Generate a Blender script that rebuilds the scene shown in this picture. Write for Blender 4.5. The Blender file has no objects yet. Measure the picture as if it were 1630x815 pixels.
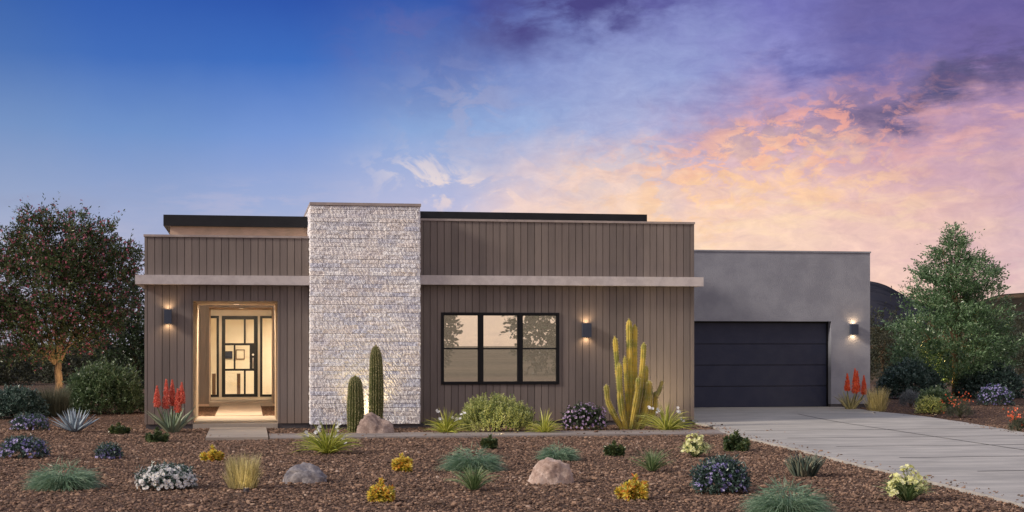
import bpy, bmesh, math, random
import numpy as np
from mathutils import Vector, Matrix
from mathutils import noise as mnoise

random.seed(7)
RNG = np.random.default_rng(11)
scene = bpy.context.scene
COL = scene.collection
PI = math.pi

# ------------------------------------------------------------------ camera geometry
F_PX, CX, HZ = 2468.0, 815.0, 548.0
YAW = math.atan(420.0 / F_PX)
EYE = np.array([0.0, -36.07, 1.93])
FW = np.array([math.sin(YAW), math.cos(YAW), 0.0])
RT = np.array([math.cos(YAW), -math.sin(YAW), 0.0])
UP = np.array([0.0, 0.0, 1.0])

def ray(u, v):
    return FW + (u - CX) / F_PX * RT + (HZ - v) / F_PX * UP

def onY(u, v, Y):
    d = ray(u, v); t = (Y - EYE[1]) / d[1]
    p = EYE + d * t
    return float(p[0]), float(p[2])

def X_(u, Y): return onY(u, 500, Y)[0]
def Z_(u, v, Y): return onY(u, v, Y)[1]

def smooth(a, b, x):
    t = np.clip((x - a) / (b - a), 0, 1)
    return t * t * (3 - 2 * t)

def gz(x, y):
    """gentle rise of the lot towards the garage and the back"""
    return 0.10 * smooth(-1.0, 6.4, np.asarray(y, float)) * smooth(9.5, 11.5, np.asarray(x, float)) \
        + 0.05 * smooth(2.0, 9.0, np.asarray(y, float)) * (1 - smooth(9.5, 11.5, np.asarray(x, float)))

def onG(u, v):
    z = 0.0
    for _ in range(6):
        d = ray(u, v); t = (z - EYE[2]) / d[2]
        p = EYE + d * t
        z = float(gz(p[0], p[1]))
    return float(p[0]), float(p[1]), z

def ppm(p):
    """pixels per metre of the photograph at a ground point"""
    q = np.array([p[0], p[1], 0]) - np.array([EYE[0], EYE[1], 0])
    return F_PX / float(q @ FW)

def lin(*c):
    o = []
    for x in c[:3]:
        x = x / 255.0
        o.append(x / 12.92 if x <= 0.04045 else ((x + 0.055) / 1.055) ** 2.4)
    return (o[0], o[1], o[2], 1.0)

# ------------------------------------------------------------------ numpy value noise
def _hash(ix, iy, iz, seed):
    h = (ix * 374761393 + iy * 668265263 + iz * 2147483647 + seed * 1274126177) & 0xFFFFFFFF
    h = ((h ^ (h >> 13)) * 1274126177) & 0xFFFFFFFF
    h = h ^ (h >> 16)
    return (h & 0xFFFFFF) / float(0xFFFFFF)

def vnoise(x, y, z=None, seed=0):
    x = np.asarray(x, float); y = np.asarray(y, float)
    z = np.zeros_like(x) if z is None else np.asarray(z, float)
    ix, iy, iz = np.floor(x).astype(np.int64), np.floor(y).astype(np.int64), np.floor(z).astype(np.int64)
    fx, fy, fz = x - ix, y - iy, z - iz
    fx, fy, fz = [t * t * (3 - 2 * t) for t in (fx, fy, fz)]
    r = 0
    for dx in (0, 1):
        for dy in (0, 1):
            for dz in (0, 1):
                w = (fx if dx else 1 - fx) * (fy if dy else 1 - fy) * (fz if dz else 1 - fz)
                r = r + w * _hash(ix + dx, iy + dy, iz + dz, seed)
    return r

def fbm(x, y, z=None, oct=4, seed=0):
    a, s, n = 0.5, 0.0, 0.0
    for i in range(oct):
        k = 2.03 ** i
        s = s + a * vnoise(x * k, y * k, None if z is None else z * k, seed + i)
        n += a; a *= 0.5
    return s / n

# ------------------------------------------------------------------ mesh builder
class M:
    def __init__(self):
        self.V = []; self.F = []; self.MI = []; self.R = []; self.n = 0
    def add(self, V, F, mi=0, r=None):
        V = np.asarray(V, float).reshape(-1, 3)
        F = np.asarray(F, np.int64)
        if len(V) == 0 or len(F) == 0: return self
        self.V.append(V); self.F.append(F + self.n); self.n += len(V)
        k = len(F)
        self.MI.append(np.full(k, mi, np.int32) if np.isscalar(mi) else np.asarray(mi, np.int32))
        if r is None: r = np.full(k, random.random())
        self.R.append(np.full(k, r) if np.isscalar(r) else np.asarray(r, float))
        return self
    def box(self, x0, x1, y0, y1, z0, z1, mi=0, r=None):
        x0, x1 = min(x0, x1), max(x0, x1); y0, y1 = min(y0, y1), max(y0, y1); z0, z1 = min(z0, z1), max(z0, z1)
        V = [(x0,y0,z0),(x1,y0,z0),(x1,y1,z0),(x0,y1,z0),(x0,y0,z1),(x1,y0,z1),(x1,y1,z1),(x0,y1,z1)]
        Fc = [(0,3,2,1),(4,5,6,7),(0,1,5,4),(1,2,6,5),(2,3,7,6),(3,0,4,7)]
        return self.add(V, Fc, mi, r)
    def prism(self, pts, z0, z1, mi=0, r=None):
        """pts: counter-clockwise xy outline, z0/z1 numbers or functions"""
        n = len(pts)
        a = [(x, y, z0(x, y) if callable(z0) else z0) for x, y in pts]
        b = [(x, y, z1(x, y) if callable(z1) else z1) for x, y in pts]
        V = a + b
        side = [(i, (i + 1) % n, n + (i + 1) % n, n + i) for i in range(n)]
        r = random.random() if r is None else r
        base = self.n
        self.add(V, side, mi, r)
        self.F.append(np.array([[base + n + i for i in range(n)]])); self.MI.append(np.array([mi], np.int32)); self.R.append(np.array([r]))
        self.F.append(np.array([[base + n - 1 - i for i in range(n)]])); self.MI.append(np.array([mi], np.int32)); self.R.append(np.array([r]))
        return self
    def tube(self, pts, rad, seg=8, mi=0, r=None, cap=True):
        pts = np.asarray(pts, float); k = len(pts)
        rad = np.full(k, rad) if np.isscalar(rad) else np.asarray(rad, float)
        T = np.gradient(pts, axis=0); T /= np.linalg.norm(T, axis=1)[:, None] + 1e-9
        ref = np.array([1.0, 0, 0]) if abs(T[0][0]) < 0.8 else np.array([0, 1.0, 0])
        N = np.cross(T, ref); N /= np.linalg.norm(N, axis=1)[:, None] + 1e-9
        B = np.cross(T, N)
        a = np.arange(seg) * 2 * PI / seg
        V = pts[:, None, :] + rad[:, None, None] * (np.cos(a)[None, :, None] * N[:, None, :] + np.sin(a)[None, :, None] * B[:, None, :])
        V = V.reshape(-1, 3)
        i = np.arange(k - 1)[:, None]; j = np.arange(seg)[None, :]; j2 = (j + 1) % seg
        Fq = np.stack([i * seg + j, i * seg + j2, (i + 1) * seg + j2, (i + 1) * seg + j], -1).reshape(-1, 4)
        base = self.n
        r = random.random() if r is None else r
        self.add(V, Fq[:, ::-1], mi, r)
        if cap:
            self.F.append(np.array([[base + (k - 1) * seg + q for q in range(seg)][::-1]])); self.MI.append(np.array([mi], np.int32)); self.R.append(np.array([r]))
            self.F.append(np.array([[base + q for q in range(seg)]])); self.MI.append(np.array([mi], np.int32)); self.R.append(np.array([r]))
        return self
    def build(self, name, mats, parent=None, smooth_=False, off=(0, 0, 0), loc=None):
        me = bpy.data.meshes.new(name)
        V = np.concatenate(self.V) - np.asarray(off, float)
        ls, tot = [], []
        for f in self.F:
            ls.append(f.reshape(-1)); tot.append(np.full(len(f), f.shape[1], np.int32))
        L = np.concatenate(ls).astype(np.int32); tot = np.concatenate(tot)
        st = np.concatenate([[0], np.cumsum(tot)[:-1]]).astype(np.int32)
        me.vertices.add(len(V)); me.vertices.foreach_set('co', V.astype(np.float32).reshape(-1))
        me.loops.add(len(L)); me.loops.foreach_set('vertex_index', L)
        me.polygons.add(len(tot)); me.polygons.foreach_set('loop_start', st); me.polygons.foreach_set('loop_total', tot)
        if not isinstance(mats, (list, tuple)): mats = [mats]
        for m in mats: me.materials.append(m)
        me.polygons.foreach_set('material_index', np.concatenate(self.MI))
        me.polygons.foreach_set('use_smooth', np.full(len(tot), bool(smooth_)))
        at = me.attributes.new('rnd', 'FLOAT', 'FACE')
        at.data.foreach_set('value', np.concatenate(self.R).astype(np.float32))
        me.update(calc_edges=True); me.validate()
        o = bpy.data.objects.new(name, me); COL.objects.link(o)
        if parent is not None: o.parent = parent
        if loc is not None: o.location = loc
        return o

def empty(name, loc=(0, 0, 0), rz=0.0):
    o = bpy.data.objects.new(name, None); COL.objects.link(o)
    o.empty_display_size = 0.2; o.location = loc; o.rotation_euler = (0, 0, rz)
    return o

def tag(o, label=None, cat=None, group=None, kind=None):
    if label: o['label'] = label
    if cat: o['category'] = cat
    if group: o['group'] = group
    if kind: o['kind'] = kind
    return o

# ------------------------------------------------------------------ materials
def nt_new(name):
    m = bpy.data.materials.new(name); m.use_nodes = True
    nt = m.node_tree; nt.nodes.clear()
    return m, nt

class NT:
    """tiny node helper"""
    def __init__(self, nt): self.nt = nt
    def n(self, t, **kw):
        nd = self.nt.nodes.new(t)
        for k, v in kw.items():
            if k.startswith('i_'):
                key = k[2:]
                key = int(key) if key.isdigit() else key.replace('_', ' ')
                self.setin(nd.inputs[key], v)
            else: setattr(nd, k, v)
        return nd
    def setin(self, s, v):
        if isinstance(v, bpy.types.NodeSocket): self.nt.links.new(v, s)
        elif isinstance(v, bpy.types.Node): self.nt.links.new(v.outputs[0], s)
        else: s.default_value = v
    def math(self, op, a, b=0.0, c=None, clamp=False):
        nd = self.nt.nodes.new('ShaderNodeMath'); nd.operation = op; nd.use_clamp = clamp
        self.setin(nd.inputs[0], a); self.setin(nd.inputs[1], b)
        if c is not None: self.setin(nd.inputs[2], c)
        return nd.outputs[0]
    def mix(self, fac, a, b, blend='MIX'):
        nd = self.nt.nodes.new('ShaderNodeMix'); nd.data_type = 'RGBA'; nd.blend_type = blend; nd.clamp_factor = True
        self.setin(nd.inputs[0], fac); self.setin(nd.inputs[6], a); self.setin(nd.inputs[7], b)
        return nd.outputs[2]
    def ramp(self, fac, stops, interp='LINEAR'):
        nd = self.nt.nodes.new('ShaderNodeValToRGB'); nd.color_ramp.interpolation = interp
        e = nd.color_ramp.elements
        while len(e) > 1: e.remove(e[-1])
        for i, (p, c) in enumerate(stops):
            el = e[0] if i == 0 else e.new(p)
            el.position = p; el.color = c
        self.setin(nd.inputs[0], fac)
        return nd.outputs[0]
    def rng(self, v, a, b, c=0.0, d=1.0, interp='SMOOTHSTEP'):
        nd = self.nt.nodes.new('ShaderNodeMapRange'); nd.interpolation_type = interp; nd.clamp = True
        self.setin(nd.inputs[0], v)
        for i, x in enumerate((a, b, c, d)): self.setin(nd.inputs[i + 1], x)
        return nd.outputs[0]
    def noise(self, vec, scale, detail=4, rough=0.55, dist=0.0):
        nd = self.nt.nodes.new('ShaderNodeTexNoise')
        self.setin(nd.inputs['Vector'], vec)
        nd.inputs['Scale'].default_value = scale; nd.inputs['Detail'].default_value = detail
        nd.inputs['Roughness'].default_value = rough; nd.inputs['Distortion'].default_value = dist
        return nd
    def objco(self): return self.nt.nodes.new('ShaderNodeTexCoord').outputs['Object']
    def scale(self, vec, s):
        nd = self.nt.nodes.new('ShaderNodeMapping'); self.setin(nd.inputs[0], vec)
        nd.inputs['Scale'].default_value = s
        return nd.outputs[0]
    def attr(self, name='rnd'):
        nd = self.nt.nodes.new('ShaderNodeAttribute'); nd.attribute_name = name
        return nd.outputs['Fac']

def gray(v): return (v, v, v, 1.0)
def mul(c, k): return (c[0] * k, c[1] * k, c[2] * k, 1.0)

def mat_basic(name, c1, c2=None, nscale=6.0, rough=0.8, bump=0.0, bscale=40.0, stretch=(1, 1, 1), spec=0.3, metal=0.0, rndmix=0.0):
    m, nt = nt_new(name); h = NT(nt)
    out = h.n('ShaderNodeOutputMaterial'); b = h.n('ShaderNodeBsdfPrincipled')
    co = h.scale(h.objco(), stretch)
    c2 = c2 or mul(c1, 0.8)
    nz = h.noise(co, nscale, 5, 0.6).outputs['Fac']
    col = h.mix(h.rng(nz, 0.35, 0.65), c1, c2)
    if rndmix:
        col = h.mix(1.0, col, h.ramp(h.attr(), [(0, gray(1 - rndmix)), (1, gray(1 + rndmix))]), 'MULTIPLY')
    h.setin(b.inputs['Base Color'], col)
    b.inputs['Roughness'].default_value = rough
    b.inputs['Specular IOR Level'].default_value = spec
    b.inputs['Metallic'].default_value = metal
    if bump:
        bn = h.noise(co, bscale, 4, 0.6).outputs['Fac']
        bp = h.n('ShaderNodeBump', i_Strength=1.0, i_Distance=bump, i_Height=bn)
        h.setin(b.inputs['Normal'], bp.outputs[0])
    h.setin(out.inputs[0], b.outputs[0])
    return m

def mat_leaf(name, stops, rough=0.5, trans=0.35, spec=0.4):
    """leaf material: tint varies leaf by leaf with the rnd attribute"""
    m, nt = nt_new(name); h = NT(nt)
    out = h.n('ShaderNodeOutputMaterial'); b = h.n('ShaderNodeBsdfPrincipled')
    col = h.ramp(h.attr(), stops)
    h.setin(b.inputs['Base Color'], col)
    b.inputs['Roughness'].default_value = rough * 0.8
    b.inputs['Specular IOR Level'].default_value = min(1.0, spec * 1.5)
    t = h.n('ShaderNodeBsdfTranslucent'); h.setin(t.inputs[0], col)
    mx = h.n('ShaderNodeMixShader'); mx.inputs[0].default_value = trans
    h.setin(mx.inputs[1], b.outputs[0]); h.setin(mx.inputs[2], t.outputs[0])
    h.setin(out.inputs[0], mx.outputs[0])
    return m

def mat_emit(name, col, strength):
    m, nt = nt_new(name); h = NT(nt)
    out = h.n('ShaderNodeOutputMaterial'); e = h.n('ShaderNodeEmission')
    e.inputs[0].default_value = col; e.inputs[1].default_value = strength
    h.setin(out.inputs[0], e.outputs[0])
    return m

def ls(*cols):
    n = len(cols)
    return [(i / (n - 1), lin(*c)) for i, c in enumerate(cols)]

# siding boards: each board has its own tone, fine vertical grain
BOARD = 0.1655
def mat_siding():
    m, nt = nt_new('stained_siding'); h = NT(nt)
    out = h.n('ShaderNodeOutputMaterial'); b = h.n('ShaderNodeBsdfPrincipled')
    r = h.attr()
    col = h.ramp(r, [(0, lin(116, 107, 102)), (0.35, lin(128, 117, 111)), (0.7, lin(122, 112, 107)), (1, lin(135, 124, 117))])
    co = h.scale(h.objco(), (60, 60, 1.6))
    g = h.noise(co, 1.0, 4, 0.6).outputs['Fac']
    co2 = h.scale(h.objco(), (2.5, 2.5, 0.6))
    g2 = h.noise(co2, 1.0, 3, 0.5).outputs['Fac']
    col = h.mix(1.0, col, h.ramp(g, [(0.3, gray(0.88)), (0.7, gray(1.1))]), 'MULTIPLY')
    col = h.mix(1.0, col, h.ramp(g2, [(0.3, gray(0.9)), (0.7, gray(1.08))]), 'MULTIPLY')
    sz = h.n('ShaderNodeSeparateXYZ'); h.setin(sz.inputs[0], h.objco())
    dn = h.noise(h.objco(), 3.0, 4, 0.6).outputs['Fac']
    dust = h.math('MULTIPLY', h.rng(h.math('ADD', sz.outputs[2], h.math('MULTIPLY', dn, 0.35)), 0.75, 0.25), 0.30)
    col = h.mix(dust, col, lin(150, 126, 108))
    h.setin(b.inputs['Base Color'], col)
    b.inputs['Roughness'].default_value = 0.62; b.inputs['Specular IOR Level'].default_value = 0.3
    bp = h.n('ShaderNodeBump', i_Strength=0.6, i_Distance=0.002, i_Height=g)
    h.setin(b.inputs['Normal'], bp.outputs[0])
    h.setin(out.inputs[0], b.outputs[0])
    return m

def mat_stone_cladding():
    m, nt = nt_new('split_face_stone'); h = NT(nt)
    out = h.n('ShaderNodeOutputMaterial'); b = h.n('ShaderNodeBsdfPrincipled')
    r = h.attr(); co = h.objco()
    col = h.ramp(r, [(0, lin(184, 180, 180)), (0.02, lin(190, 186, 186)), (0.03, lin(214, 214, 218)), (0.35, lin(238, 234, 232)),
                     (0.6, lin(230, 223, 218)), (0.8, lin(242, 241, 240)), (1, lin(206, 208, 220))])
    n1 = h.noise(h.scale(co, (1, 1, 1.6)), 1.3, 3, 0.6).outputs['Fac']
    col = h.mix(h.rng(n1, 0.50, 0.66, 0, 0.4), col, lin(176, 178, 198))
    n3 = h.noise(co, 14, 5, 0.7).outputs['Fac']
    col = h.mix(h.rng(n3, 0.56, 0.70, 0, 0.35), col, lin(176, 158, 144))
    n2 = h.noise(co, 38, 4, 0.7).outputs['Fac']
    col = h.mix(1.0, col, h.ramp(n2, [(0.3, gray(0.80)), (0.6, gray(1.22))]), 'MULTIPLY')
    h.setin(b.inputs['Base Color'], col)
    b.inputs['Roughness'].default_value = 0.9; b.inputs['Specular IOR Level'].default_value = 0.15
    bp = h.n('ShaderNodeBump', i_Strength=1.0, i_Distance=0.012, i_Height=h.noise(h.scale(co, (1, 1, 0.6)), 45, 5, 0.7).outputs['Fac'])
    h.setin(b.inputs['Normal'], bp.outputs[0])
    h.setin(out.inputs[0], b.outputs[0])
    return m

def mat_gravel_ground():
    m, nt = nt_new('desert_gravel'); h = NT(nt)
    out = h.n('ShaderNodeOutputMaterial'); b = h.n('ShaderNodeBsdfPrincipled')
    co = h.objco()
    v = h.n('ShaderNodeTexVoronoi', i_Scale=34.0); h.setin(v.inputs['Vector'], co)
    sep = h.n('ShaderNodeSeparateColor'); h.setin(sep.inputs[0], v.outputs['Color'])
    col = h.ramp(sep.outputs[0], [(0, lin(62, 48, 43)), (0.3, lin(98, 79, 68)), (0.6, lin(128, 102, 86)), (0.85, lin(154, 122, 100)), (1, lin(176, 150, 132))])
    col = h.mix(h.rng(v.outputs['Distance'], 0.35, 0.75, 0, 0.8), col, lin(45, 34, 30))
    big = h.noise(co, 0.35, 4, 0.6).outputs['Fac']
    far = h.noise(co, 0.05, 6, 0.65).outputs['Fac']
    col = h.mix(1.0, col, h.ramp(big, [(0.3, gray(0.85)), (0.7, gray(1.12))]), 'MULTIPLY')
    # distance from the house: open desert with dry grass
    d = h.n('ShaderNodeVectorMath', operation='LENGTH'); h.setin(d.inputs[0], co)
    desert = h.ramp(far, [(0.3, lin(58, 56, 42)), (0.5, lin(90, 80, 60)), (0.7, lin(122, 104, 82))])
    col = h.mix(h.rng(d.outputs['Value'], 30, 70), col, desert)
    h.setin(b.inputs['Base Color'], col)
    b.inputs['Roughness'].default_value = 0.95; b.inputs['Specular IOR Level'].default_value = 0.1
    inv = h.math('SUBTRACT', 1.0, v.outputs['Distance'])
    bp = h.n('ShaderNodeBump', i_Strength=1.0, i_Distance=0.03, i_Height=inv)
    h.setin(b.inputs['Normal'], bp.outputs[0])
    h.setin(out.inputs[0], b.outputs[0])
    return m

def mat_rnd(name, stops, rough=0.9, spec=0.15, bump=0.0, bscale=60):
    m, nt = nt_new(name); h = NT(nt)
    out = h.n('ShaderNodeOutputMaterial'); b = h.n('ShaderNodeBsdfPrincipled')
    col = h.ramp(h.attr(), stops)
    nz = h.noise(h.objco(), bscale, 4, 0.65).outputs['Fac']
    col = h.mix(1.0, col, h.ramp(nz, [(0.3, gray(0.78)), (0.7, gray(1.15))]), 'MULTIPLY')
    h.setin(b.inputs['Base Color'], col)
    b.inputs['Roughness'].default_value = rough; b.inputs['Specular IOR Level'].default_value = spec
    if bump:
        bp = h.n('ShaderNodeBump', i_Strength=1.0, i_Distance=bump, i_Height=nz); h.setin(b.inputs['Normal'], bp.outputs[0])
    h.setin(out.inputs[0], b.outputs[0])
    return m

def mat_concrete(name, base, dark, nsc=1.2):
    m, nt = nt_new(name); h = NT(nt)
    out = h.n('ShaderNodeOutputMaterial'); b = h.n('ShaderNodeBsdfPrincipled')
    co = h.objco()
    a = h.noise(h.scale(co, (0.5, 2.2, 1)), nsc, 5, 0.6).outputs['Fac']
    f = h.noise(co, 60, 3, 0.7).outputs['Fac']
    st = h.noise(h.scale(co, (0.35, 5.0, 1)), 2.0, 5, 0.65).outputs['Fac']
    col = h.mix(h.rng(a, 0.35, 0.65), base, dark)
    col = h.mix(h.rng(st, 0.52, 0.72, 0, 0.45), col, mul(dark, 0.8))
    col = h.mix(1.0, col, h.ramp(f, [(0.25, gray(0.86)), (0.75, gray(1.12))]), 'MULTIPLY')
    pt = h.noise(co, 0.45, 5, 0.6, 0.8).outputs['Fac']
    col = h.mix(1.0, col, h.ramp(pt, [(0.32, gray(0.84)), (0.5, gray(1.0)), (0.7, gray(1.08))]), 'MULTIPLY')
    sp = h.noise(co, 5.5, 3, 0.5).outputs['Fac']
    col = h.mix(h.rng(sp, 0.68, 0.76, 0, 0.35), col, mul(dark, 0.55))
    h.setin(b.inputs['Base Color'], col)
    b.inputs['Roughness'].default_value = 0.75; b.inputs['Specular IOR Level'].default_value = 0.35
    bp = h.n('ShaderNodeBump', i_Strength=0.5, i_Distance=0.003, i_Height=f)
    h.setin(b.inputs['Normal'], bp.outputs[0])
    h.setin(out.inputs[0], b.outputs[0])
    return m

def mat_glass(name, fac, tint=(1, 1, 1, 1), refl=(1, 1, 1, 1)):
    m, nt = nt_new(name); h = NT(nt)
    out = h.n('ShaderNodeOutputMaterial')
    g = h.n('ShaderNodeBsdfGlossy'); g.inputs['Roughness'].default_value = 0.0; g.inputs[0].default_value = refl
    t = h.n('ShaderNodeBsdfTransparent'); t.inputs[0].default_value = tint
    mx = h.n('ShaderNodeMixShader'); mx.inputs[0].default_value = fac
    h.setin(mx.inputs[1], t.outputs[0]); h.setin(mx.inputs[2], g.outputs[0])
    h.setin(out.inputs[0], mx.outputs[0])
    return m

def mat_hill(name, a, b2, c, zs):
    m, nt = nt_new(name); h = NT(nt)
    out = h.n('ShaderNodeOutputMaterial'); b = h.n('ShaderNodeBsdfPrincipled')
    co = h.objco()
    n1 = h.noise(co, zs, 6, 0.65).outputs['Fac']; n2 = h.noise(co, zs * 6, 5, 0.7).outputs['Fac']
    col = h.ramp(n1, [(0.32, a), (0.52, b2), (0.68, c)])
    col = h.mix(h.rng(n2, 0.5, 0.6, 0, 0.6), col, mul(a, 0.6))
    h.setin(b.inputs['Base Color'], col); b.inputs['Roughness'].default_value = 1.0
    b.inputs['Specular IOR Level'].default_value = 0.0
    h.setin(out.inputs[0], b.outputs[0])
    return m

MT = {}
MT['siding'] = mat_siding()
MT['stone'] = mat_stone_cladding()
MT['fascia'] = mat_basic('band_stucco', lin(204, 196, 194), lin(188, 180, 179), 5, 0.85, 0.004, 60)
MT['cap'] = mat_basic('parapet_cap', lin(176, 163, 156), lin(160, 148, 144), 4, 0.6, 0.001, 40)
MT['jamb'] = mat_basic('jamb_board', lin(176, 160, 142), lin(162, 147, 130), 3, 0.6, 0.001, 30, (6, 6, 0.6))
MT['black'] = mat_basic('black_metal', lin(30, 32, 36), lin(24, 26, 30), 3, 0.5, 0.0, spec=0.35)
MT['winframe'] = mat_basic('black_window_frame', lin(17, 18, 22), lin(14, 15, 18), 3, 0.45, 0.0, spec=0.3)
MT['beige'] = mat_basic('beige_stucco', lin(205, 178, 158), lin(192, 168, 148), 4, 0.9, 0.003, 60)
MT['stucco'] = mat_basic('grey_stucco', lin(156, 158, 166), lin(142, 144, 153), 1.4, 0.92, 0.012, 30, spec=0.2)
MT['garage'] = mat_basic('garage_door_steel', lin(38, 45, 68), lin(46, 51, 72), 2.5, 0.5, 0.002, 18, spec=0.4)
MT['concrete'] = mat_concrete('driveway_concrete', lin(186, 181, 172), lin(164, 160, 153))
MT['walk'] = mat_concrete('walk_concrete', lin(156, 146, 140), lin(138, 128, 122))
MT['slab'] = mat_concrete('porch_concrete', lin(176, 165, 152), lin(160, 148, 136))
MT['footing'] = mat_concrete('footing_concrete', lin(92, 88, 90), lin(76, 72, 75))
MT['joint'] = mat_basic('joint_filler', lin(62, 60, 62), lin(50, 48, 50), 3, 0.95)
MT['ground'] = mat_gravel_ground()
MT['pebble'] = mat_rnd('gravel_stone', [(0, lin(74, 63, 57)), (0.25, lin(106, 88, 76)), (0.55, lin(136, 111, 95)), (0.82, lin(164, 133, 110)), (1, lin(190, 168, 150))], 0.95, 0.1)
MT['inwall'] = mat_basic('interior_paint', lin(240, 230, 210), lin(234, 222, 200), 2, 0.9)
MT['wood'] = mat_basic('brown_wood', lin(112, 84, 62), lin(92, 68, 50), 3, 0.6, stretch=(8, 8, 1))
MT['steel'] = mat_basic('brushed_nickel', lin(190, 184, 176), lin(170, 165, 158), 3, 0.3, metal=1.0)
MT['lampbody'] = mat_basic('lamp_housing', lin(62, 72, 90), lin(52, 60, 76), 3, 0.4, spec=0.5)
MT['lampglow'] = mat_emit('lamp_glow', (1.0, 0.72, 0.42, 1), 3.5)
MT['ceilglow'] = mat_emit('ceiling_lamp_glow', (1.0, 0.80, 0.55, 1), 2.2)
MT['blind'] = mat_emit('glowing_window_shade', (0.50, 0.39, 0.28, 1), 0.92)  # shade glows by itself, standing in for room light behind it
MT['winglass'] = mat_glass('window_glass', 0.50, (1, 1, 1, 1), (0.95, 0.93, 0.93, 1))
MT['doorglass'] = mat_glass('door_glass', 0.04)
MT['roofdeck'] = mat_basic('roof_membrane', lin(120, 118, 118), lin(105, 103, 103), 1, 0.9)

# ------------------------------------------------------------------ the house
SLAB = 0.11
house = empty('house', (0, 0, 0))
tag(house, 'modern single storey house with brown vertical siding, white stone column and grey garage wing', 'house')

def siding_panel(mb, x0, x1, z0, z1, y):
    """real boards with recessed grooves, facing -Y"""
    g = 0.016; dep = 0.022
    k0 = math.floor(x0 / BOARD) - 1; k1 = math.ceil(x1 / BOARD) + 1
    for k in range(k0, k1 + 1):
        a = k * BOARD + g / 2 + 0.06; b = (k + 1) * BOARD - g / 2 + 0.06
        r = float(_hash(np.int64(k + 1000), np.int64(int(y * 10) + 50), np.int64(3), 5))
        def strip(xa, xb, ya, yb, rr):
            if xa < x0 - 1e-9:
                if xb <= x0: return
                if abs(xb - xa) > 1e-9: ya = ya + (yb - ya) * (x0 - xa) / (xb - xa)
                xa = x0
            if xb > x1:
                if xa >= x1: return
                if abs(xb - xa) > 1e-9: yb = ya + (yb - ya) * (x1 - xa) / (xb - xa)
                xb = x1
            mb.add([(xa, ya, z0), (xb, yb, z0), (xb, yb, z1), (xa, ya, z1)], [(0, 1, 2, 3)], 0, rr)
        strip(a, b, y, y, r)
        c = b + g
        e = 0.003
        if x0 < b < x1: mb.add([(b, y, z0), (b + e, y + dep, z0), (b + e, y + dep, z1), (b, y, z1)], [(0, 1, 2, 3)], 0, r)
        strip(b + e, c - e, y + dep, y + dep, 0.0)
        if x0 < c < x1: mb.add([(c - e, y + dep, z0), (c, y, z0), (c, y, z1), (c - e, y + dep, z1)], [(0, 1, 2, 3)], 0, r)

Y0 = 0.0
XL = X_(230, Y0); XR = X_(1104, Y0)
CY = -0.45
XC0 = X_(495, CY); XC1 = X_(668, CY)
ZL = Z_(362, 378, Y0); ZR = Z_(887, 354, Y0)
# portal opening
OX0 = X_(307, Y0); OX1 = X_(442, Y0); OZ = Z_(375, 479.3, Y0)
PD = 3.9            # porch depth
# --- front left wall
mb = M()
siding_panel(mb, XL, OX0, SLAB, ZL, Y0)
siding_panel(mb, OX1, XC0 + 0.1, SLAB, ZL, Y0)
siding_panel(mb, OX0, OX1, OZ, ZL, Y0)
mb.build('siding_wall', MT['siding'], house)
# backing piers of the porch with warm jambs
mb = M()
bx = 0.026
mb.box(XL, OX0, Y0 + bx, PD, SLAB, ZL - 0.02)
mb.box(OX1, XC0 + 0.2, Y0 + bx, PD, SLAB, ZL - 0.02)
mb.box(OX0, OX1, Y0 + bx, PD, OZ + 0.004, ZL - 0.02)
mb.build('porch_wall', MT['jamb'], house)
# --- front right wall with the window opening
WX0 = X_(702, Y0); WX1 = X_(890, Y0); WZ0 = Z_(796, 612, Y0); WZ1 = Z_(796, 497.5, Y0)
mb = M()
siding_panel(mb, XC1 - 0.1, WX0, SLAB, ZR, Y0)
siding_panel(mb, WX1, XR, SLAB, ZR, Y0)
siding_panel(mb, WX0, WX1, SLAB, WZ0, Y0)
siding_panel(mb, WX0, WX1, WZ1, ZR, Y0)
mb.build('siding_wall', MT['siding'], house)
mb = M()   # body of the main block (walls behind the boards, sides, back)
T = 0.25
mb.box(XC1 - 0.1, WX0, bx, T, SLAB, ZR - 0.02); mb.box(WX1, XR - 0.001, bx, T, SLAB, ZR - 0.02)
mb.box(WX0, WX1, bx, T, SLAB, WZ0); mb.box(WX0, WX1, bx, T, WZ1, ZR - 0.02)
mb.box(XR - T, XR - 0.001, T, 15.0, SLAB, ZR - 0.02)
mb.box(XC0 + 0.3, XR - T, 14.75, 15.0, SLAB, ZR - 0.02)
mb.build('outer_wall', MT['jamb'], house)
mb = M(); mb.box(XC1 - 0.1, XR - T, T, 14.75, ZR - 0.5, ZR - 0.4); mb.build('roof_deck', MT['roofdeck'], house)
# corner boards
mb = M(); mb.box(XR - 0.04, XR + 0.012, -0.012, 0.05, SLAB, ZR); mb.build('corner_trim', MT['siding'], house)
# parapet caps
mb = M(); mb.box(XL - 0.02, XC0 + 0.3, -0.03, 0.30, ZL, ZL + 0.05); mb.build('parapet_cap', MT['cap'], house)
mb = M(); mb.box(XC1 - 0.2, XR + 0.03, -0.03, 0.30, ZR, ZR + 0.05); mb.box(XR - T, XR + 0.03, 0.30, 15, ZR, ZR + 0.05); mb.build('parapet_cap', MT['cap'], house)
# projecting band
BY = -0.28
bz0 = Z_(360, 453, BY); bz1 = Z_(360, 438.3, BY)
mb = M(); mb.box(X_(215, BY), XC0 + 0.05, BY, -0.002, bz0, bz1); mb.box(X_(215, BY), XL - 0.002, -0.002, 4.0, bz0, bz1); mb.build('band', MT['fascia'], house)
bz0 = Z_(895, 454.2, BY); bz1 = Z_(895, 439.6, BY)
mb = M(); mb.box(XC1 - 0.05, X_(1120, BY), BY, -0.014, bz0, bz1); mb.box(XR + 0.014, X_(1120, BY), -0.014, 6.55, bz0, bz1); mb.build('band', MT['fascia'], house)
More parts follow.
